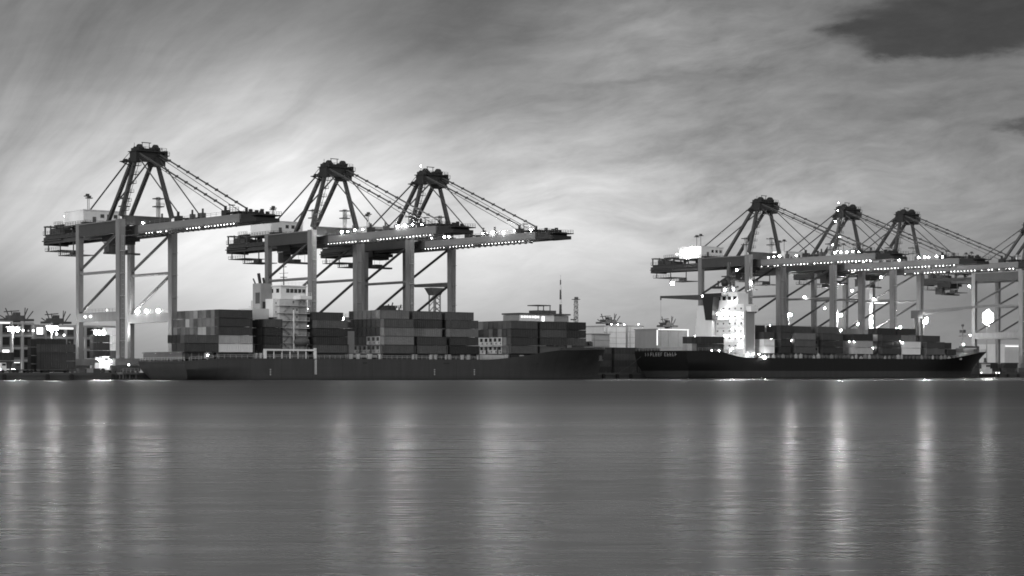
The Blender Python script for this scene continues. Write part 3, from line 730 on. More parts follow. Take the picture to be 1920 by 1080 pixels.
# ------------------------------------------------------------------ ship-to-shore cranes (one built, the rest copied)
def build_crane():
    O = (0, 30, QZ)
    def mb(): return MB(O)
    T = thing('quay_crane', 'quay crane', 'crane', (0, 0, 0), 'ship-to-shore cranes along the quay')
    H1 = 9.25; LY, SY = 56.8, 30.0
    for sx in (-1, 1):
        for y, a, b_ in ((LY, 1.55, 1.7), (SY, 1.9, 2.1)):
            m = mb(); x = sx * H1
            m._add([(x - a / 2, y - b_ / 2, 6.6), (x + a / 2, y - b_ / 2, 6.6), (x + a / 2, y + b_ / 2, 6.6), (x - a / 2, y + b_ / 2, 6.6),
                    (x - a / 2 - .1, y - b_ / 2 - .2, 50), (x + a / 2 + .1, y - b_ / 2 - .2, 50), (x + a / 2 + .1, y + b_ / 2 + .2, 50), (x - a / 2 - .1, y + b_ / 2 + .2, 50)],
                   [(0, 3, 2, 1), (4, 5, 6, 7), (0, 1, 5, 4), (1, 2, 6, 5), (2, 3, 7, 6), (3, 0, 4, 7)])
            lg = m.build('leg', M['leg'], T)
            if y == SY:
                l_ = mb()
                yy = y - b_ / 2 - .5
                for q_ in (-.3, .3): l_.bar((x + q_, yy, 7), (x + q_, yy, 45), .07)
                for k in range(25): l_.box(x - .3, x + .3, yy - .03, yy + .03, 7 + k * 1.5, 7.08 + k * 1.5)
                for k in range(5): l_.box(x - .7, x + .7, yy - .6, yy + .5, 12 + k * 7, 12.12 + k * 7)
                l_.build('ladder', M['pale'] if sx < 0 else M['grey'], lg)
            bg_ = mb()
            bg_.box(x - 3.4, x + 3.4, y - .55, y + .55, 3.5, 4.5)
            for q_ in (-2.5, -.9, .9, 2.5):
                bg_.box(x + q_ - .7, x + q_ + .7, y - .5, y + .5, 2.6, 3.49); bg_.tube((x + q_, y - .35, 2.45), (x + q_, y + .35, 2.45), .4, 10)
            bg_.build('bogie', M['dgrey'], T)
    for y in (LY, SY): mb().box(-H1 - 2.2, H1 + 2.2, y - .8, y + .8, 4.51, 6.59).build('sill_beam', M['leg'], T)
    for sx in (-1, 1):
        x = sx * H1
        m = mb().box(x - .85, x + .85, SY + 1.06, LY - .86, 18.3, 21.2)
        m.rail([(x - .8, SY + 1.3, 21.2), (x - .8, LY - 1, 21.2)], 1.1, 2.2, .07)
        m.build('portal_beam', M['leg'], T)
        mb().box(x - .8, x + .8, SY + 1.3, LY - 1.1, 45.7, 49.4).build('upper_beam', M['beam'], T)
        mb().box(x - 1.2, x + 1.2, SY + 1.3, LY - 1.1, 49.41, 49.75).build('beam_walkway', M['boom'], T)
        m = mb().tube((x, SY + 1.1, 33.8), (x, LY - .9, 33.8), .48, 10); m.build('tie_beam', M['leg'], T)
        mb().tube((x, LY - .5, 35), (x, SY + 2.4, 45.6), .46, 8).build('brace', M['dark'], T)
        mb().tube((x, LY - .8, 21.4), (x, SY + 1.0, 33.4), .46, 8).build('brace', M['dark'], T)
    mb().box(-H1 + .98, H1 - .98, SY - .9, SY + .9, 48.3, 51.2).build('cross_girder', M['beam'], T)
    mb().box(-H1 + .9, H1 - .9, LY - .8, LY + .8, 48.3, 50.8).build('cross_girder', M['beam'], T)
    gm = mb()
    for sx in (-1, 1): gm.box(sx * 3.6 - .65, sx * 3.6 + .65, SY - 2, 90.9, 45.4, 48.25)
    for y in range(34, 90, 6): gm.box(-2.94, 2.94, y, y + .5, 46, 47)
    gm.rail([(-4.9, 32, 47), (-4.9, 90, 47)], 1.1, 2.5, .07); gm.box(-5.1, -4.26, 32, 90, 46.8, 46.95)
    gm.build('main_girder', M['dark'], T)
    bo = mb()
    for sx in (-1, 1): bo.box(sx * 3.6 - .6, sx * 3.6 + .6, -31, SY - 2.02, 45.6, 48.1)
    for y in range(-28, 28, 7): bo.box(-2.99, 2.99, y, y + .5, 46.2, 47.2)
    bo.rail([(-4.0, -30, 48.1), (-4.0, 27, 48.1)], 1.1, 3, .07)
    BO = bo.build('boom', M['boom'], T)
    wk = mb().box(-5.3, -4.25, -30, 27.9, 44.55, 44.75).rail([(-5.25, -30, 44.75), (-5.25, 27.9, 44.75)], 1.1, 2.0, .09)
    for y in range(-30, 28, 3): wk.box(-5.2, -4.26, y, y + .15, 44.3, 44.55).box(-4.35, -4.25, y, y + .15, 44.7, 45.7)
    wk.build('boom_walkway', M['dark'], BO)
    tp = mb().box(-4.0, 4.0, -39.6, -31.02, 45.5, 46.6).box(-3.6, 3.6, -38, -31.02, 46.6, 47.9).box(-4.2, 4.2, -40.6, -37, 47.2, 47.5).rail([(-4.1, -40.4, 47.5), (-4.1, -33, 48.0)], 1.0, 1.2, .08).rail([(4.1, -40.4, 47.5), (4.1, -33, 48.0)], 1.0, 1.2, .08)
    for k in range(7): tp.box(-3.5 + (k % 3) * 2.5, -2.7 + (k % 3) * 2.5, -39 + k * 1.1, -38.2 + k * 1.1, 47.9, 48.7 + (k % 2) * .5)
    tp.box(-4.4, 4.4, -31, -24.5, 48.6, 48.9).rail([(-4.4, -31, 48.9), (-4.4, -24.5, 48.9)], 1.1, 1.4, .09).bar((-3, -24, 48.9), (-3, -24, 51), .15).box(-3.4, -1.4, -24.3, -23.7, 51, 51.25)
    tp.build('boom_tip', M['black'], BO)
    # stay anchor stools on the boom
    for y in (-22.5, 4.5):
        s_ = mb()
        for sx in (-1, 1): s_.box(sx * 3.6 - .7, sx * 3.6 + .7, y - 1.6, y + 1.2, 48.12, 49.6).box(sx * 3.6 - .25, sx * 3.6 + .25, y - .4, y + .4, 49.6, 50.9)
        s_.box(-2.9, 2.9, y - .4, y + .4, 48.6, 49.2); s_.build('stay_anchor', M['black'], BO)
    for y in (14, -4, -10):
        mb().box(-4, -2.6, y, y + 1.2, 48.12, 49.7).box(-3.6, -3.2, y + .3, y + .8, 49.7, 51).build('winch_box', M['dark'], BO)
    # mast
    AP = 70.2
    for sx in (-1, 1):
        m = mb().bar((sx * H1 * .98, SY, 51), (sx * 3.7, SY + .4, AP - 1), 1.25, 1.25, 1.0)
        ml = m.build('mast_leg', M['dark'], T)
        if sx < 0:
            ld = mb()
            a, c_ = Vector((-H1 * .98 - .2, SY - 1.3, 51.2)), Vector((-4, SY - 1.0, AP - 2))
            ld.bar(a, c_, .12); ld.bar(a + Vector((.8, 0, 0)), c_ + Vector((.8, 0, 0)), .12)
            for k in range(6):
                p_ = a.lerp(c_, (k + .5) / 6); ld.box(p_.x - .9, p_.x + 1.4, p_.y - .9, p_.y + .5, p_.z, p_.z + .14)
                ld.rail([(p_.x - .9, p_.y - .9, p_.z), (p_.x + 1.4, p_.y - .9, p_.z)], 1.0, 1, .08)
            ld.build('mast_ladder', M['dark'], ml)
        mb().bar((sx * 3.6, 50.3, 48.2), (sx * 3.6, SY + 2.2, AP - .6), 1.05, 1.05).build('mast_backleg', M['dark'], T)
        mb().tube((sx * 3.6, 72.5, 48.3), (sx * 3.6, SY + 3, AP + .2), .25, 8).build('backstay', M['rope'], T)
        y0, zt = SY - 2.2, AP + .4
        fo = mb().tube((sx * 3.6, y0, zt), (sx * 3.6, -22.5, 50.6), .26, 8)
        for k in range(1, 9):
            p_ = Vector((sx * 3.6, y0, zt)).lerp(Vector((sx * 3.6, -22.5, 50.6)), k / 9); fo.box(p_.x - .3, p_.x + .3, p_.y - .5, p_.y + .5, p_.z - .35, p_.z + .35)
        fo.tube((sx * 3.1, y0, zt - .6), (sx * 3.1, -20.5, 49.6), .1, 6)
        fo.build('forestay', M['rope'], T)
        mb().tube((sx * 3.6, SY - 1.2, AP - .6), (sx * 3.6, 4.5, 50.6), .2, 8).build('inner_forestay', M['rope'], T)
    mb().tube((-6.6, SY + 8.2, 58.5), (6.0, SY + 8.2, 58.5), .3, 8) if False else None
    ap = mb().box(-4.6, 4.6, SY - 1.6, SY + 2.6, AP - 1.4, AP + 1.2)
    ap.box(-4.9, 5.6, SY - 2.6, SY + 3.2, AP + 1.2, AP + 1.45).box(3.0, 6.9, SY - 2.2, SY + 2.2, AP + .2, AP + .45).box(5.4, 6.6, SY - 1.6, SY + .6, AP + .45, AP + 1.9)
    ap.rail([(-4.9, SY - 2.6, AP + 1.45), (5.6, SY - 2.6, AP + 1.45)], 1.1, 1.5, .09).rail([(3.0, SY - 2.2, AP + .45), (6.9, SY - 2.2, AP + .45)], 1.1, 1.0, .09)
    for x, hh in ((-2.9, 0), (2.7, .2)):
        ap.tube((x - .5, SY - .6, AP + 2.0 + hh), (x + .5, SY - .6, AP + 2.0 + hh), 1.55, 14).tube((x - .5, SY + 1.8, AP + 1.8), (x + .5, SY + 1.8, AP + 1.8), 1.2, 14)
        ap.box(x - 1.0, x + 1.0, SY - 2, SY + 3, AP + 1.4, AP + 2.5 + hh)
    ap.box(-1.9, 1.6, SY - 1.4, SY + 2, AP + 1.4, AP + 2.2).box(-3.8, 3.8, SY - 2.4, SY - .8, AP - 2.0, AP - 1.0).box(1.8, 5.2, SY - 2.6, SY + 2.8, AP - 3.0, AP - .6).box(-4.8, -2.8, SY - 1.8, SY + 3, AP - 2.2, AP - .6).box(4.0, 5.8, SY - 3.0, SY + .5, AP - 1.6, AP + .1)
    ap.box(-8.2, -5.6, SY + .5, SY + 2.5, AP - 2.2, AP - 1.9).box(-7.2, -6.2, SY + 1, SY + 2, AP - 1.9, AP - 1.2).bar((-8.0, SY + 1.5, AP - 2.2), (-4.4, SY + 1.5, AP - 3.4), .3).bar((-7.9, SY + 1.5, AP - 2), (-4.5, SY + 1.5, AP + 1.6), .14)
    ap.bar((-1.6, SY, AP + 2.1), (-1.6, SY, AP + 4.2), .16).bar((.9, SY, AP + 2.1), (.9, SY, AP + 4.2), .16).bar((-1.8, SY, AP + 4.2), (1.5, SY, AP + 4.2), .22).bar((-4.4, SY, AP + 1.2), (-4.4, SY, AP + 3.9), .1).bar((4.9, SY, AP + 1.2), (5.3, SY, AP + 3.0), .14)
    ap.build('apex_platform', M['black'], T)
    # machinery house and the tail of the girder
    mh = mb().box(-6.5, 6.8, 59.5, 72.5, 50.4, 54.8).box(-6.7, 7.0, 59.3, 72.7, 54.81, 55.1).build('machinery_house', M['white'], T)
    mb().box(-3.2, -2.0, 59.42, 59.5, 50.6, 52.8).build('door', M['dgrey'], mh)
    for x in (-.4, 2, 4.4): mb().box(x, x + 1.3, 59.43, 59.5, 52.6, 53.8).build('window', M['glass'], mh)
    m = mb().box(-7.6, 7.8, 56, 75, 49.9, 50.2).rail([(-7.6, 56, 50.2), (7.8, 56, 50.2)], 1.1, 1.6, .08).rail([(-7.6, 56, 50.2), (-7.6, 75, 50.2)], 1.1, 1.6, .08)
    for x in (-3.6, 3.6):
        for y in (60, 72): m.box(x - .4, x + .4, y - .4, y + .4, 48.25, 49.9)
    m.build('house_platform', M['dark'], T)
    tl = mb().box(-4.4, 4.4, 91.0, 91.9, 45, 47.6).box(-4.8, 5.0, 76, 91.4, 48.3, 48.55).box(-5.2, -4.3, 78, 91.6, 46.2, 46.5)
    for y in (78, 82.5, 86.5, 90.5):
        for x in (-4.5, 4.5): tl.box(x - .2, x + .2, y - .2, y + .2, 48.5, 51.4)
    tl.box(-4.8, 4.8, 77.5, 83.5, 51.0, 51.4).box(-4.8, 4.8, 88.5, 91, 51.0, 51.4).rail([(-4.8, 77.5, 51.4), (-4.8, 83.5, 51.4)], 1.0, 1.2, .08).box(-3, 3, 86, 89, 48.5, 50.6).box(-4.6, 3, 79.5, 82.5, 48.5, 49.8)
    tl.rail([(-4.8, 76, 48.55), (-4.8, 91.4, 48.55)], 1.1, 1.5, .08)
    tl.build('girder_tail', M['dark'], T)
    mp = mb().box(-4.6, -4.3, 79.5, 79.8, 41.2, 45.4).box(-4.6, -4.3, 88, 88.3, 43, 45.4).box(-4.8, 4, 79, 90, 42.8, 43.0).rail([(-4.8, 79, 43), (-4.8, 90, 43)], 1.0, 1.4, .08).box(-5, 3, 70, 80, 40.9, 41.15).rail([(-5, 70, 41.15), (-5, 80, 41.15)], 1.0, 1.4, .08).box(-3, -1.4, 73, 76, 41.15, 42.6).box(-4.6, -4.3, 70.2, 70.5, 41.2, 45.4)
    mp.build('maintenance_platform', M['dark'], T)
    for x, y in ((-3.2, 63), (.5, 69)):
        m = mb()
        m.tube((x, y, 55.11), (x, y, 60.2), .11, 6); m.box(x - 1.0, x + 1.0, y - .7, y + .7, 59.6, 59.9); m.box(x - .5, x + .5, y - .4, y + .4, 59.9, 60.5)
        m.build('light_pole', M['dark'], T)
    for x, y in ((4.2, SY + .2), (-4.6, SY + 6)):
        m = mb().box(x - .5, x + .5, y - .5, y + .5, 48.3 if y > SY + 1 else 51.22, 57.6)
        m.build('lift_shaft', M['pale'], T)
        m = mb().box(x - 1.4, x + 1.4, y - 1.3, y + 1.3, 54.4, 54.7).box(x - 1.4, x + 1.4, y - 1.3, y + 1.3, 56.9, 57.2).rail([(x - 1.4, y - 1.3, 54.7), (x + 1.4, y - 1.3, 54.7)], .9, 1, .1)
        m.build('lift_landing', M['dark'], T)
    # trolley with the operator's cabin
    tr = mb().box(-4.6, 4.6, 38.5, 45.5, 44.2, 45.3).box(-3.5, 3.5, 39.5, 44.5, 43.2, 44.2).box(-4.9, -4.6, 38, 46, 44.0, 46.2)
    tr = tr.build('trolley', M['black'], T)
    mb().box(-2.6, .6, 45.6, 49, 40.6, 43.9).box(-2.8, .8, 45.4, 49.2, 43.9, 44.15).build('operator_cabin', M['dark'], tr)
    m = mb()
    for x in (-2.6, 2.6):
        for y in (40, 44): m.tube((x, y, 40.6), (x, y, 43.2), .05, 5)
    m.box(-6.1, 6.1, 41, 43, 40.0, 40.6).box(-1.4, 1.4, 40.6, 43.4, 40.6, 41.5); m.build('spreader', M['dark'], tr)
    return T
PROTO = build_crane()
CR_U = [4.2, 75.9, 116.8, 288.4, 340.2, 379.8, 473.5]
CR_L = ['quay crane at far left, standing alone behind the grey stern, boom mostly unlit',
        'quay crane rising behind the bridge house of the grey ship',
        'quay crane over the forward stacks of the grey ship, boom reaching into open sky',
        'quay crane behind the white bridge house of the black ship, floodlit machinery house',
        'quay crane with a string of lamps up its mast, behind the black ship',
        'quay crane above the forward half of the black ship, bright lamps on its boom',
        'quay crane cut off by the right edge, beside the dazzling mast light']
CR = []
for i, u in enumerate(CR_U):
    c = PROTO if i == 0 else copy_tree(PROTO)
    place(c, u, 30, QZ); c['label'] = CR_L[i]; CR.append(c)
# trolley positions differ from crane to crane
TR_Y = [4, 12, 20, -2, -6, 8, 36]
for c, dy in zip(CR, TR_Y):
    for ch in c.children:
        if ch.name.startswith('trolley'): ch.location.y = dy
def boom_of(c): return [ch for ch in c.children if ch.name.split('.')[0] == 'boom'][0]
def clamp(i, key, xs, x, z, r, name, c):
    for y in xs: bulb(c, name, (x, y - 30, z - QZ), r * random.choice((.75, 1.0, 1.2)), key)
walk_r = [.13, .12, .12, .16, .16, .17, .16]
for i, c in enumerate(CR):
    b_ = boom_of(c)
    rr_ = random.Random(i)
    ys = [-29 + 1.75 * k for k in range(33)]
    if i == 0: ys = [y for y in ys if not (2 < y < 8)][:26]
    clamp(i, 'l_s', [y for y in ys if rr_.random() < .86], -4.8, 45.3, walk_r[i], 'walkway_lamp', b_)
tops = [[(25, .26)], [(20, .24), (16.5, .24), (12.5, .24), (8, .2), (-11, .26), (-15, .28), (-19, .26), (-24, .26)], [(24, .2), (17, .26), (14.5, .28), (-4, .26), (-9, .28), (-15, .24), (-20.5, .26), (-29, .36)],
        [(24, .3), (21, .3), (18, .3), (9, .3), (-11, .28), (-14, .3), (-17, .3), (-20, .28), (-23, .3)], [(22, .32), (18, .3), (14, .34), (4, .34), (2, .42), (-1, .46), (-11, .36), (-14, .36), (-16, .3), (-20, .3), (-23, .34)],
        [(22, .36), (18, .34), (10, .3), (4, .3), (-2, .5), (-8, .3)], [(20, .3), (12, .3), (4, .3)]]
for c, tl_ in zip(CR, tops):
    b_ = boom_of(c)
    for y, r in tl_:
        r *= random.uniform(.75, 1.15)
        key = 'l_m'
        if c in CR[1:3]:
            if y in (20, -11, -15, -9, -29): r, key = .29, 'l_h'
        bulb(b_, 'floodlight', (-4.2, y - 30, 48.75 + random.uniform(0, .5) - QZ), r, key)
# lamps on the portal beam of the first crane
for y, r in ((37.5, .52), (45, .5), (51, .55)):
    bulb(CR[0], 'floodlight', (9.25 - .9, y - 30, 22.0 - QZ), r, 'l_b')
for y in (36.5, 40.0): bulb(CR[0], 'floodlight', (-9.25 - 1.1, y + 11 - 30, 20.0 - QZ), .32, 'l_s')
for y in (37,): bulb(CR[0], 'floodlight', (-9.25 - .9, y - 30, 21.8 - QZ), .2, 'l_s')
# mast lamps of the fifth crane, house and trolley lamps of the right-hand group
for k, (x, z) in enumerate(((-7.6, 74), (-8.0, 70.5), (-9.6, 66), (-10.2, 61.5), (-6.8, 59.5), (-11.2, 56), (-8.4, 53.6))): bulb(CR[4], 'mast_lamp', (x, 28.5 - 30, z - QZ), .14 + .05 * (k % 3), 'l_m')
bulb(CR[2], 'mast_lamp', (-5.2, -1, 74.4 - QZ), .16, 'l_m')
bulb(CR[3], 'house_lamp', (-8.6, 66 - 30, 50.8 - QZ), .5, 'l_b'); bulb(CR[3], 'house_lamp', (-9.4, 62 - 30, 54.5 - QZ), .2, 'l_b'); bulb(CR[3], 'house_lamp', (-10.2, 70 - 30, 52 - QZ), .2, 'l_b')
bulb(CR[0], 'house_lamp', (-10, 66 - 30, 53 - QZ), .10, 'l_b'); bulb(CR[4], 'house_lamp', (-9.6, 66 - 30, 54 - QZ), .2, 'l_b')
bulb(CR[3], 'house_lamp', (-5.2, 78 - 30, 40.2 - QZ), .7, 'l_m'); bulb(CR[4], 'house_lamp', (-5.2, 81 - 30, 40.4 - QZ), .75, 'l_m')
for i, ls in ((3, ((-9.9, 28, 38.5), (-9.9, 36, 44))), (4, ((10.2, 36, 37.6), (-9.9, 34, 29.5), (-10.3, 45, 34.6), (9.9, 50, 42))), (5, ((-10.2, 36, 44), (-10.2, 40, 34.5), (10, 44, 30))), (6, ((-9, 60, 43.5), (9.2, 40, 46)))):
    for x, y, z in ls: bulb(CR[i], 'floodlight', (x, y - 30, z - QZ), .38, 'l_m')

# ------------------------------------------------------------------ floodlight masts on the terminal
def light_mast(u, w, h, lamps, r, key, label, group=None):
    T = thing('light_mast', label, 'light mast', Wp(u, w, QZ), group)
    MB().tube((0, 0, 0), (0, 0, h), .42, 10, .22).box(-.6, .6, -.6, .6, 0, .5).build('pole', M['grey'], T)
    hd = MB().box(-2.6 if lamps > 2 else -1.4, 2.6 if lamps > 2 else 1.4, -.25, .25, h - .15, h + .1).box(-.25, .25, -1.4, 1.4, h - .16, h + .11).bar((0, 0, h), (0, 0, h + 1.4), .12); hd.build('lamp_head', M['dgrey'], T)
    for k in range(lamps):
        if lamps >= 6:  # outsized bulbs spread in a star, shaped to stand in for glare
            a = math.pi * (k - 1) / 6; d = 0 if k == 0 else r * (1.7 if k % 2 else 2.7)
            bulb(T, 'floodlight', (d * math.cos(a), -.9, h + d * math.sin(a)), r * (1.5 if k == 0 else 1.2 if k % 2 else .8), key)
        else: bulb(T, 'floodlight', ((k - (lamps - 1) / 2) * r * 2.3, -.7, h - .3 - r), r, key)
    return T
GM = 'floodlight masts on the terminal'
def zz_at(py, u, w): return EYE + (HOR - py) / (F / Wp(u, w).y)
def u_at(px, w):
    k = (px - 960) / F
    return (k * (P0[1] + CT * w) - P0[0] + ST * w) / (CT - k * ST)
for px, py, w, nl, r, key, lab in (
    (185, 619, 66, 3, .6, 'l_b', 'light mast under the portal of the left crane'),
    (97, 611, 80, 3, .6, 'l_b', 'light mast before the left part of the pale office block'),
    (24, 613, 78, 3, .6, 'l_b', 'light mast nearest the left edge'),
    (1478, 587, 80, 2, .55, 'l_h', 'light mast between the bridge house and the middle stacks of the black ship'),
    (1570, 587, 80, 3, .65, 'l_h', 'light mast left of the brightest lamp behind the middle stacks'),
    (1612, 601, 60, 2, 1.0, 'l_h', 'low dazzling light mast over the pale boxes of the black ship'),
    (1731, 601, 70, 3, .5, 'l_h', 'light mast by the forward jib of the black ship'),
    (1850, 596, 135, 13, 1.3, 'l_d', 'huge dazzling light mast seen through the rightmost crane frame'),
    (1437, 613, 90, 2, .45, 'l_m', 'light mast just right of the white bridge house'),
    (1917, 614, 80, 2, .6, 'l_b', 'light mast at the right edge')):
    u = u_at(px, w); light_mast(u, w, zz_at(py, u, w) - QZ, nl, r, key, lab, GM)

# ------------------------------------------------------------------ terminal buildings and yard behind
def office(u0, u1, w, d, h, floors, bays, label, lit):
    T = thing('office_building', label, 'building', Wp(u0, w, QZ))
    Lx = u1 - u0
    MB().box(0, Lx, .6, d, 0, h).build('wall', M['dgrey'], T)
    fl = h / floors
    fr = MB()
    for k in range(bays + 1): x = Lx * k / bays; fr.box(x - .4, x + .4, -.4, .6, 0, h)
    fr.build('column', M['grey'], T)
    for k in range(floors + 1):
        z = k * fl; MB().box(-.2, Lx + .2, -.1, .59, z - .35, z + .45).build('floor_slab', M['grey'], T)
    for k in range(floors):
        for b_ in range(bays):
            xa = Lx * b_ / bays + .7; xb = Lx * (b_ + 1) / bays - .7
            MB().box(xa, xb, .55, .62, k * fl + 1.2, (k + 1) * fl - .6).build('window', M['win'] if random.random() < lit else M['glass'], T)
    return T, Lx, h
random.seed(4)
def roof_gear(T, x, y, z, s=1.0, parent_name='roof_structure'):
    m = MB().box(x - 6 * s, x + 6 * s, y - 2, y + 2, z + 1.0, z + 1.8).box(x - 3.5 * s, x + 2.5 * s, y - 2, y + 2, z + 1.8, z + 3.0).box(x - 1 * s, x + 1 * s, y - 1, y + 1, z, z + 4.2)
    for k in range(7): m.bar((x + (k - 3) * 1.3 * s, y, z + 1.5), (x + (k - 3) * 2.2 * s, y, z + 3.0 + (k * 7 % 4) * .9), .3)
    m.bar((x - 5 * s, y, z + 4.3), (x + 1 * s, y, z + 4.8), .35).bar((x + 3 * s, y, z), (x + 3.4 * s, y, z + 6), .25)
    m.build(parent_name, M['dark'], T)
ua, ub = u_at(-60, 150), u_at(62, 150)
T, Lx, h = office(ua, ub, 150, 18, 18.2, 4, 6, 'pale storeyed office block at far left with dark roof gear', .25)
roof_gear(T, u_at(38, 152) - ua, 5, h)
MB().box(2, Lx * .62, -1.2, -.5, h - .2, h + .35).build('light_strip', M['strip'], T)
for x in (5, 9): bulb(T, 'lamp', (Lx * .62 + x, -1.4, h - 2.6), .36, 'l_s')
ua, ub = u_at(66, 155), u_at(215, 155)
T, Lx, h = office(ua, ub, 155, 16, 17.6, 4, 8, 'pale office block seen between the dark quay stack and the left crane', .2)
roof_gear(T, u_at(112, 157) - ua, 5, h, .9)
MB().box(5, 15, -1.2, -.5, h - 1.2, h - .5).build('light_strip', M['strip'], T)
bulb(T, 'lamp', (8, -1.4, h - 3), .4, 'l_s'); bulb(T, 'lamp', (11, -1.4, h - 3.4), .34, 'l_s')

# control building with lit bridge-like windows and a striped mast, beyond the grey bow
W_ = 110
ua, ub = u_at(972, W_), u_at(1066, W_)
T = thing('control_building', 'port control building with lit windows beyond the grey bow, striped mast on its roof', 'building', Wp(ua, W_, QZ))
Lx = ub - ua
MB().box(0, Lx, 0, 10, 0, zz_at(590, ua, W_) - QZ).build('wall', M['grey'], T)
hz = zz_at(588, ua, W_) - QZ
wl = MB().box(.4, Lx * .7, -.2, 9, hz - 3.4, hz - .3).build('lookout', M['white'], T)
MB().box(-.4, Lx + .5, -.8, 10.5, hz - .29, hz + .35).build('roof', M['dark'], T)
for k in range(7): MB().box(1.2 + k * 1.5, 2.3 + k * 1.5, -.28, -.2, hz - 1.7, hz - .8).build('window', M['strip'] if k in (0, 1, 2, 3, 4, 6) else M['win'], wl)
MB().box(12.8, 14.2, -.3, -.2, hz - 3.2, hz - .9).build('window', M['win'], wl)
m = MB().box(Lx * .42, Lx * .78, 1, 7, hz + .35, hz + 1.7).box(Lx * .40, Lx * .66, .6, 7.4, hz + 3.6, hz + 4.0)
for x in (.41, .52, .65): m.box(Lx * x, Lx * x + .3, .8, 1.1, hz + .35, hz + 3.6)
m.build('roof_cabin', M['dark'], T)
xm = u_at(1051, W_ + 4) - ua; zt = zz_at(516, u_at(1051, W_), W_) - QZ
for k in range(8):
    z0_, z1_ = hz + .4 + (zt - hz) * k / 8, hz + .4 + (zt - hz) * (k + 1) / 8
    MB().tube((xm, 4, z0_), (xm, 4, z1_), .62 - .055 * k, 8, .62 - .055 * (k + 1)).build('mast_section', M['dark'] if k in (0, 1, 3, 4, 6) else M['white'], T)
xm = u_at(1080, W_ + 2) - ua; zt = zz_at(562, u_at(1080, W_), W_) - QZ
p_ = thing('signal_post', 'tall lattice signal post with small platforms, right of the port control building', 'post', Wp(u_at(1080, W_), W_, QZ))
m = MB()
for x, y in ((-.7, -.7), (.7, -.7), (.7, .7), (-.7, .7)): m.bar((x, y, 0), (x * .7, y * .7, zt), .22)
for k in range(14):
    z = zt * k / 14; m.bar((-.7, -.7, z), (.6, -.7, z + zt / 14), .12).bar((.7, -.7, z), (.7, .7, z + zt / 14), .12).bar((-.7, .7, z), (-.7, -.7, z + zt / 14), .12)
m.build('lattice', M['dgrey'], p_)
MB().box(-1.3, 1.3, -1.3, 1.3, zt, zt + .3).box(-.5, .9, -.5, .5, zt + .3, zt + 1.2).box(-2.8, -.6, -.4, .4, zt * .72, zt * .72 + .5).build('platform', M['dgrey'], p_)

# pale sheds behind the gap between the ships
def shed(pxa, pxb, w, ytop, label, mat='pale', lines=3):
    ua, ub = u_at(pxa, w), u_at(pxb, w); h = zz_at(ytop, ua, w) - QZ
    T = thing('warehouse', label, 'warehouse', Wp(ua, w, QZ)); Lx = ub - ua
    MB().box(0, Lx, 0, 14, 0, h).build('wall', M[mat], T)
    MB().box(-.3, Lx + .3, -.4, 14.3, h + .003, h + .45).build('roof', M['grey'], T)
    for k in range(1, lines + 1):
        MB().box(0, Lx, -.1, -.003, h - k * 2.7, h - k * 2.7 + .16).build('wall_rail', M['grey'], T)
    for k in range(int(Lx / 6)): MB().box(1.5 + k * 6, 1.7 + k * 6, -.16, -.103, 1, h - .5).build('downpipe', M['grey'], T)
    return T, Lx, h
T, Lx, h = shed(1109, 1143, 140, 627, 'low pale shed just right of the grey bow')
T, Lx, h = shed(1133, 1173, 160, 612, 'tall pale floodlit shed with dark roof gear behind the gap between the ships', 'pale'); roof_gear(T, Lx * .55, 5, h + .4, 1.1)
for k in range(3): bulb(T, 'lamp', (Lx * (.2 + .3 * k), -2, h + 1.0), .2, 'l_d')
T, Lx, h = shed(1177, 1206, 170, 612, 'pale floodlit shed behind the black stern', 'pale')
bulb(T, 'lamp', (Lx * .5, -2, h + 1.0), .2, 'l_d')
T, Lx, h = shed(1231, 1289, 112, 618, 'grey shed with a lit roof edge above the black stern deck', 'grey'); roof_gear(T, Lx * .6, 5, h + .4, .8)
MB().box(.5, Lx, -.9, -.45, h - .1, h + .35).build('light_strip', M['strip'], T)
MB().box(-.15, .35, -.5, -.2, h - 7, h - .2).build('light_strip', M['strip'], T)
MB().box(Lx - .3, Lx + .2, -.5, -.2, h - 5, h - .2).build('light_strip', M['strip'], T)

# background jib crane behind the grey ship
W_ = 120; uu = u_at(815, W_); zt = zz_at(540, uu, W_) - QZ
T = thing('jib_crane', 'slender T-shaped jib crane behind the grey ship, between legs of the third quay crane', 'crane', Wp(uu, W_, QZ))
m = MB()
for x, y in ((-1.6, -1.6), (1.6, -1.6), (1.6, 1.6), (-1.6, 1.6)): m.bar((x, y, 0), (x, y, zt - 3), .45)
for k in range(14):
    z = (zt - 3) * k / 14; dz_ = (zt - 3) / 14
    m.bar((-1.6, -1.6, z), (1.6, -1.6, z + dz_), .25).bar((1.6, -1.6, z), (-1.6, -1.6, z + dz_), .25).bar((1.6, -1.6, z), (1.6, 1.6, z + dz_), .25).bar((-1.6, 1.6, z), (-1.6, -1.6, z + dz_), .25)
m.build('tower', M['grey'], T)
m = MB(); m._add([(-1.8, -1.8, zt - 3), (1.8, -1.8, zt - 3), (1.8, 1.8, zt - 3), (-1.8, 1.8, zt - 3), (-3.6, -2.4, zt), (3.6, -2.4, zt), (3.6, 2.4, zt), (-3.6, 2.4, zt)], [(0, 3, 2, 1), (4, 5, 6, 7), (0, 1, 5, 4), (1, 2, 6, 5), (2, 3, 7, 6), (3, 0, 4, 7)])
m.build('slewing_head', M['dgrey'], T)
MB().bar((-10, 0, zt + .5), (6.5, 0, zt + 1.0), .8, 1.0).build('jib', M['dgrey'], T)

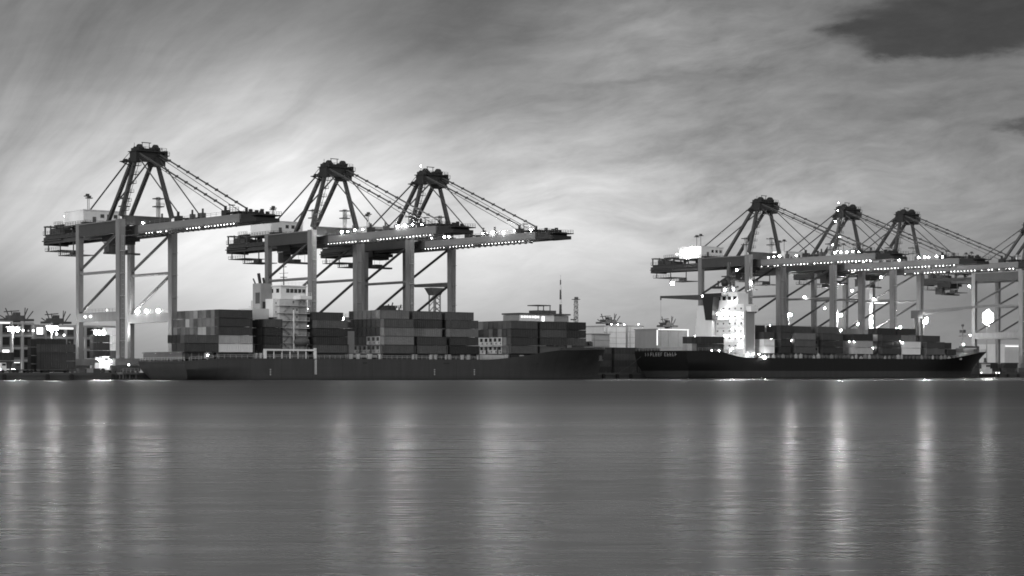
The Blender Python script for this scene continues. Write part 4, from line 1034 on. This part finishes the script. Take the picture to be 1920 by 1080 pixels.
# yard gantry whose top shows over the stacks
W_ = 100; uu = u_at(728, W_); zt = zz_at(586, uu, W_) - QZ
T = thing('yard_gantry', 'yard gantry crane whose cluttered top shows over the grey ship stacks', 'crane', Wp(uu, W_, QZ))
for x in (-8, 8):
    for y in (-4, 4): MB().box(x - .6, x + .6, y - .6, y + .6, 0, zt - 1.6).build('leg', M['grey'], T)
MB().box(-10, 10, -4.8, -3.2, zt - 1.59, zt).box(-10, 10, 3.2, 4.8, zt - 1.59, zt).build('girder', M['grey'], T)
m = MB().box(-5, 5, -5, 5, zt + .01, zt + .9).box(-3, 2, -2, 2, zt + .9, zt + 2.6).rail([(-5, -5, zt + .9), (5, -5, zt + .9)], 1.6, 1.2, .15)
for k in range(6): m.bar((-5 + k * 2, -3, zt + .9), (-4 + k * 2, -3, zt + 2.4 + (k % 3) * .7), .35)
m.build('trolley', M['dark'], T)

# ------------------------------------------------------------------ quayside clutter
def quay_box(pxa, w, z, kind, tone, label): return container(u_at(pxa, w), w, z, kind, tone, label, 'containers standing on the quay')
LV = ['bottom', 'second', 'third', 'top']
for k, tn in enumerate(('c_black', 'c_black', 'c_dark')):
    quay_box(75, 43, QZ + 1.2 + k * 2.63, '40', tn, '%s container, %s of the near dark stack left of the first crane' % (TONE[tn], ('bottom', 'middle', 'top')[k]))
for k, tn in enumerate(('c_black', 'c_black', 'c_black', 'c_black')):
    quay_box(58, 49, QZ + .3 + k * 2.63, '40', tn, 'charcoal container, %s of the taller dark stack by the left quay' % ('bottom', 'second', 'third', 'top')[k])
def trailer(px, w, label):
    T = thing('trailer', label, 'trailer', Wp(u_at(px, w), w, QZ), 'container trailers on the left quay')
    MB().box(-.2, 12.4, .2, 2.2, .85, 1.17).box(0, .15, .2, 2.2, .5, .84).build('chassis', M['dgrey'], T)
    for x in (1.6, 2.9, 9.5):
        for y in (.25, 2.15): MB().tube((x, y - .12, .5), (x, y + .12, .5), .5, 12).build('wheel', M['rubber'], T)
trailer(75, 43, 'low flat trailer carrying the near dark stack at the left quay')
for px, w, tone, k in ((175, 62, 'c_dark', 2), (175, 62, 'c_dark', 1), (175, 62, 'c_dark', 0)):
    quay_box(px, w, QZ + 4.8 + k * 2.63, '20', tone, 'dark short container, %s of three raised under the left crane portal' % ('lowest', 'middle', 'highest')[k])
MB_ = MB().box(-.6, 6.8, -.3, 2.8, 0, 4.75).box(-.8, 7, -.5, 3, 4.4, 4.76)
o = MB_.build('loading_platform', M['grey']); place(o, u_at(175, 62), 62, QZ); tag(o, 'raised grey loading platform below three dark containers, under the left crane', 'platform')
for k in range(3): quay_box(199, 80, QZ + 5 + k * 2.63 + 2.6, '20', 'c_white', 'white short container, %s of three on the lit stack inside the left crane portal' % ('lowest', 'middle', 'highest')[k])
for k in range(3): quay_box(199, 80, QZ + k * 2.52, '20', 'c_mid', 'dull grey short container, %s of three beneath the lit white ones' % ('lowest', 'middle', 'highest')[k])

def truck(px, w, label, mat='dgrey', face=1):
    T = thing('truck', label, 'truck', Wp(u_at(px, w), w, QZ), 'terminal trucks on the quay')
    bd = MB().box(0, 1.9, 0, 2.4, .7, 2.1); bd._add([(0, 0, 2.1), (1.9, 0, 2.1), (1.9, 2.4, 2.1), (0, 2.4, 2.1), (.25, .1, 3.1), (1.85, .1, 3.1), (1.85, 2.3, 3.1), (.25, 2.3, 3.1)], [(0, 3, 2, 1), (4, 5, 6, 7), (0, 1, 5, 4), (1, 2, 6, 5), (2, 3, 7, 6), (3, 0, 4, 7)])
    bd.build('cab', M[mat], T)
    MB().box(.5, 1.7, -.04, .03, 2.2, 2.9).build('window', M['glass'], T)
    MB().box(1.92, 6.5, .3, 2.1, .7, 1.1).build('chassis', M['dgrey'], T)
    for x in (.8, 4.2, 5.5):
        for y in (.1, 2.3): MB().tube((x, y - .15, .5), (x, y + .15, .5), .5, 12).build('wheel', M['rubber'], T)
    for y in (.3, 2.1): bulb(T, 'headlight', (-.05, y, 1.0), .16, 'l_m')
    return T
truck(28, 40, 'terminal truck with its lights on at the left quay, before the dark stacks')
truck(1, 38, 'terminal truck with its lights on at the left picture edge', 'white')
quay_box(-8, 44, QZ + 1.2, '20', 'c_black', 'charcoal container at the left picture edge, lower one')
quay_box(-8, 44, QZ + 3.83, '20', 'c_black', 'charcoal container at the left picture edge, upper one')
# floodlit reach stacker by the grey stern
wv = 35.2; ur = u_at(186, wv)
T = thing('reach_stacker', 'white floodlit reach stacker with raised boom on the quay beside the grey stern', 'vehicle', Wp(ur, wv, QZ))
m = MB(); m._add([(0, 0, .9), (7.2, 0, .9), (7.2, 3, .9), (0, 3, .9), (.1, .1, 3.2), (5.6, .1, 2.6), (5.6, 2.9, 2.6), (.1, 2.9, 3.2)], [(0, 3, 2, 1), (4, 5, 6, 7), (0, 1, 5, 4), (1, 2, 6, 5), (2, 3, 7, 6), (3, 0, 4, 7)])
m.build('body', M['white'], T)
cb = MB().box(1.6, 3.6, .5, 2.5, 3.2, 5.0).box(1.4, 3.8, .3, 2.7, 5.0, 5.2).build('cab', M['white'], T)
MB().box(1.9, 3.3, .45, .52, 3.7, 4.7).build('window', M['glass'], cb)
MB().bar((-.4, 1.5, 4.6), (8.6, 1.5, 3.0), .7, .8).box(8.0, 9.2, .2, 2.8, 2.2, 2.9).build('boom', M['white'], T)
for x, r in ((1.2, .75), (5.9, .95)):
    for y in (-.05, 3.05): MB().tube((x, y - .3, r), (x, y + .3, r), r, 14).build('wheel', M['rubber'], T)
for x in (-.2, 3.0, 6.2): bulb(T, 'work_light', (x, -1.3 if x > 0 else -.8, 3.9), .22, 'l_b')
# line-handling gear at the grey stern
wv = 29.6; ur = u_at(214, wv)
T = thing('mooring_dolphin', 'dark mooring platform with posts at the water edge beside the grey stern', 'mooring', Wp(ur, 24.0, 0))
m = MB()
for x in (.4, 2.6, 4.8):
    for y in (.4, 2.6): m.tube((x, y, -2), (x, y, 1.6), .28, 8)
m.build('pile', M['dark'], T)
MB().box(-.2, 5.4, -.2, 3.2, 1.61, 2.3).build('deck', M['dgrey'], T)
MB().rail([(-.1, -.1, 2.3), (5.3, -.1, 2.3)], 1.1, 1.2, .1).build('railing', M['grey'], T)
MB().tube((1.2, 1.5, 2.3), (1.2, 1.5, 3.4), .3, 10).tube((3.8, 1.5, 2.3), (3.8, 1.5, 3.2), .3, 10).build('bollard', M['dark'], T)
bulb(T, 'lamp', (3.2, 2.2, 4.6), .3, 'l_s'); MB().tube((3.2, 2.2, 2.3), (3.2, 2.2, 4.3), .08, 6).build('lamp_post', M['dark'], T)
# low sheds and drums along the left quay edge
for k, px in enumerate((148, 163, 176)):
    m = MB().box(0, 2.2, 0, 1.6, 0, 1.3).box(-.1, 2.3, -.1, 1.7, 1.3, 1.45); o = m.build('equipment_crate', M[('dgrey', 'grey', 'dark')[k]]); place(o, u_at(px, 31.5), 31.5, QZ)
    tag(o, ('dark grey', 'mid grey', 'darkest')[k] + ' equipment crate on the quay edge left of the floodlit reach stacker', 'crate', 'crates along the left quay edge')
# dark boxes on the quay between the ships
rnd = random.Random(8)
for j, px in enumerate((1104, 1152)):
    for k in range(4):
        tn = ('c_black', 'c_dark')[(k + j) % 2]
        quay_box(px, 46, QZ + k * 2.5 + .05, '40', tn, '%s container, %s of the %s dark quay stack between the ships' % (TONE[tn], LV[k], ('left', 'right')[j]))
for k in range(4):
    quay_box(1196, 50, QZ + k * 2.5, '40', 'c_black', 'charcoal container, %s of the quay stack behind the black stern' % LV[k])
# containers and fence past the black bow
for j, px in enumerate((1806, 1842, 1884)):
    for k in range(2 if j else 5):
        quay_box(px, 52 if j else 42, QZ + k * 2.5, '40', ('c_dark', 'c_black', 'c_dark', 'c_mid', 'c_mid')[k], '%s container, %s of the %s' % (TONE[('c_dark', 'c_black', 'c_dark', 'c_mid', 'c_mid')[k]], ('lowest', 'second', 'third', 'fourth', 'highest')[k], ('tall quay stack above the black bow', 'low quay stack just past the black bow', 'low quay stack at the right edge')[j]))
T = thing('wire_fence', 'low dark wire fence along the quay at the right edge', 'fence', Wp(430, 34.2, QZ))
MB().rail([(0, 0, 0), (90, 0, 0)], 2.2, 2.5, .1).build('fence_rail', M['dark'], T)
ua = u_at(1884, 200)
T = thing('warehouse', 'distant long shed with a lit eave at the right edge', 'warehouse', Wp(ua, 200, QZ)); hh = zz_at(645, ua, 200) - QZ
MB().box(0, 60, 0, 20, 0, hh).build('wall', M['pale'], T)
MB().box(0, 60, -.8, -.3, hh - 1.6, hh - .9).build('light_strip', M['strip'], T)
# workboat lying under the black bow
wb = 16.0; ub = u_at(1836, wb)
T = thing('workboat', 'small dark tug workboat with white wheelhouse lying under the black bow', 'boat', Wp(ub, wb, 0))
m = MB(); Lb, Bb = 17.0, 5.4; vs = []; fs = []
for i in range(13):
    t_ = i / 12; hbw = Bb / 2 * (1 - max(0, (t_ - .6) / .4) ** 2.2) * (.85 + .15 * sm(t_, 0, .2)); zt_ = 1.7 + 1.1 * sm(t_, .5, 1)
    for sg in (-1, 1): vs += [(t_ * (Lb - 1) , sg * hbw * .8 + Bb / 2, -.8), (t_ * Lb, sg * hbw + Bb / 2, zt_)]
for i in range(12):
    a = i * 4; fs += [(a, a + 4, a + 5, a + 1), (a + 2, a + 3, a + 7, a + 6), (a + 1, a + 5, a + 7, a + 3)]
fs += [(0, 1, 3, 2), (48, 50, 51, 49)]
m._add(vs, fs); m.build('hull', M['black'], T)
wh = MB().box(6, 11, 1.2, 4.2, 1.8, 4.0).box(7, 10, 1.5, 3.9, 4.0, 6.0).box(6.8, 10.2, 1.3, 4.1, 6.0, 6.2).build('wheelhouse', M['white'], T)
for k in range(3): MB().box(7.2 + k * .95, 7.9 + k * .95, 1.44, 1.52, 4.8, 5.7).build('window', M['glass'], wh)
MB().tube((8, 2.7, 6.2), (8, 2.7, 9), .12, 8).build('mast', M['dgrey'], T)
for x in (1.5, 12.5, 14.5): bulb(T, 'deck_lamp', (x, -.1, 2.2), .2, 'l_s')
for x in range(2, 16, 3): MB().ball((x, -.15, 1.2), .5, .22, .5, 10, 6).build('tyre_fender', M['rubber'], T)
# mooring lines at both sterns and bows
def line(a, b_, label, sag=.6):
    m = MB(); a, b_ = Vector(a), Vector(b_)
    pr = a
    for k in range(1, 9):
        t_ = k / 8; p_ = a.lerp(b_, t_) - Vector((0, 0, sag * 4 * t_ * (1 - t_))); m.tube(pr, p_, .06, 5); pr = p_
    o = m.build('mooring_line', M['rope']); tag(o, label, 'rope')
line(Wp(1.2, 24, 6.2), Wp(-12, QW + .9, QZ + .5), 'slack mooring rope from the grey stern to the left quay')
line(Wp(172, 22, 11.4), Wp(193, QW + .9, QZ + .5), 'mooring rope from the grey bow to the quay between the ships')
line(Wp(U2 + 1.2, 24, 9.4), Wp(207, QW + .9, QZ + .5), 'mooring rope from the black stern to the quay')
line(Wp(U2 + 192, 20, 11.2), Wp(437, QW + .9, QZ + .5), 'mooring rope from the black bow to the quay at right')
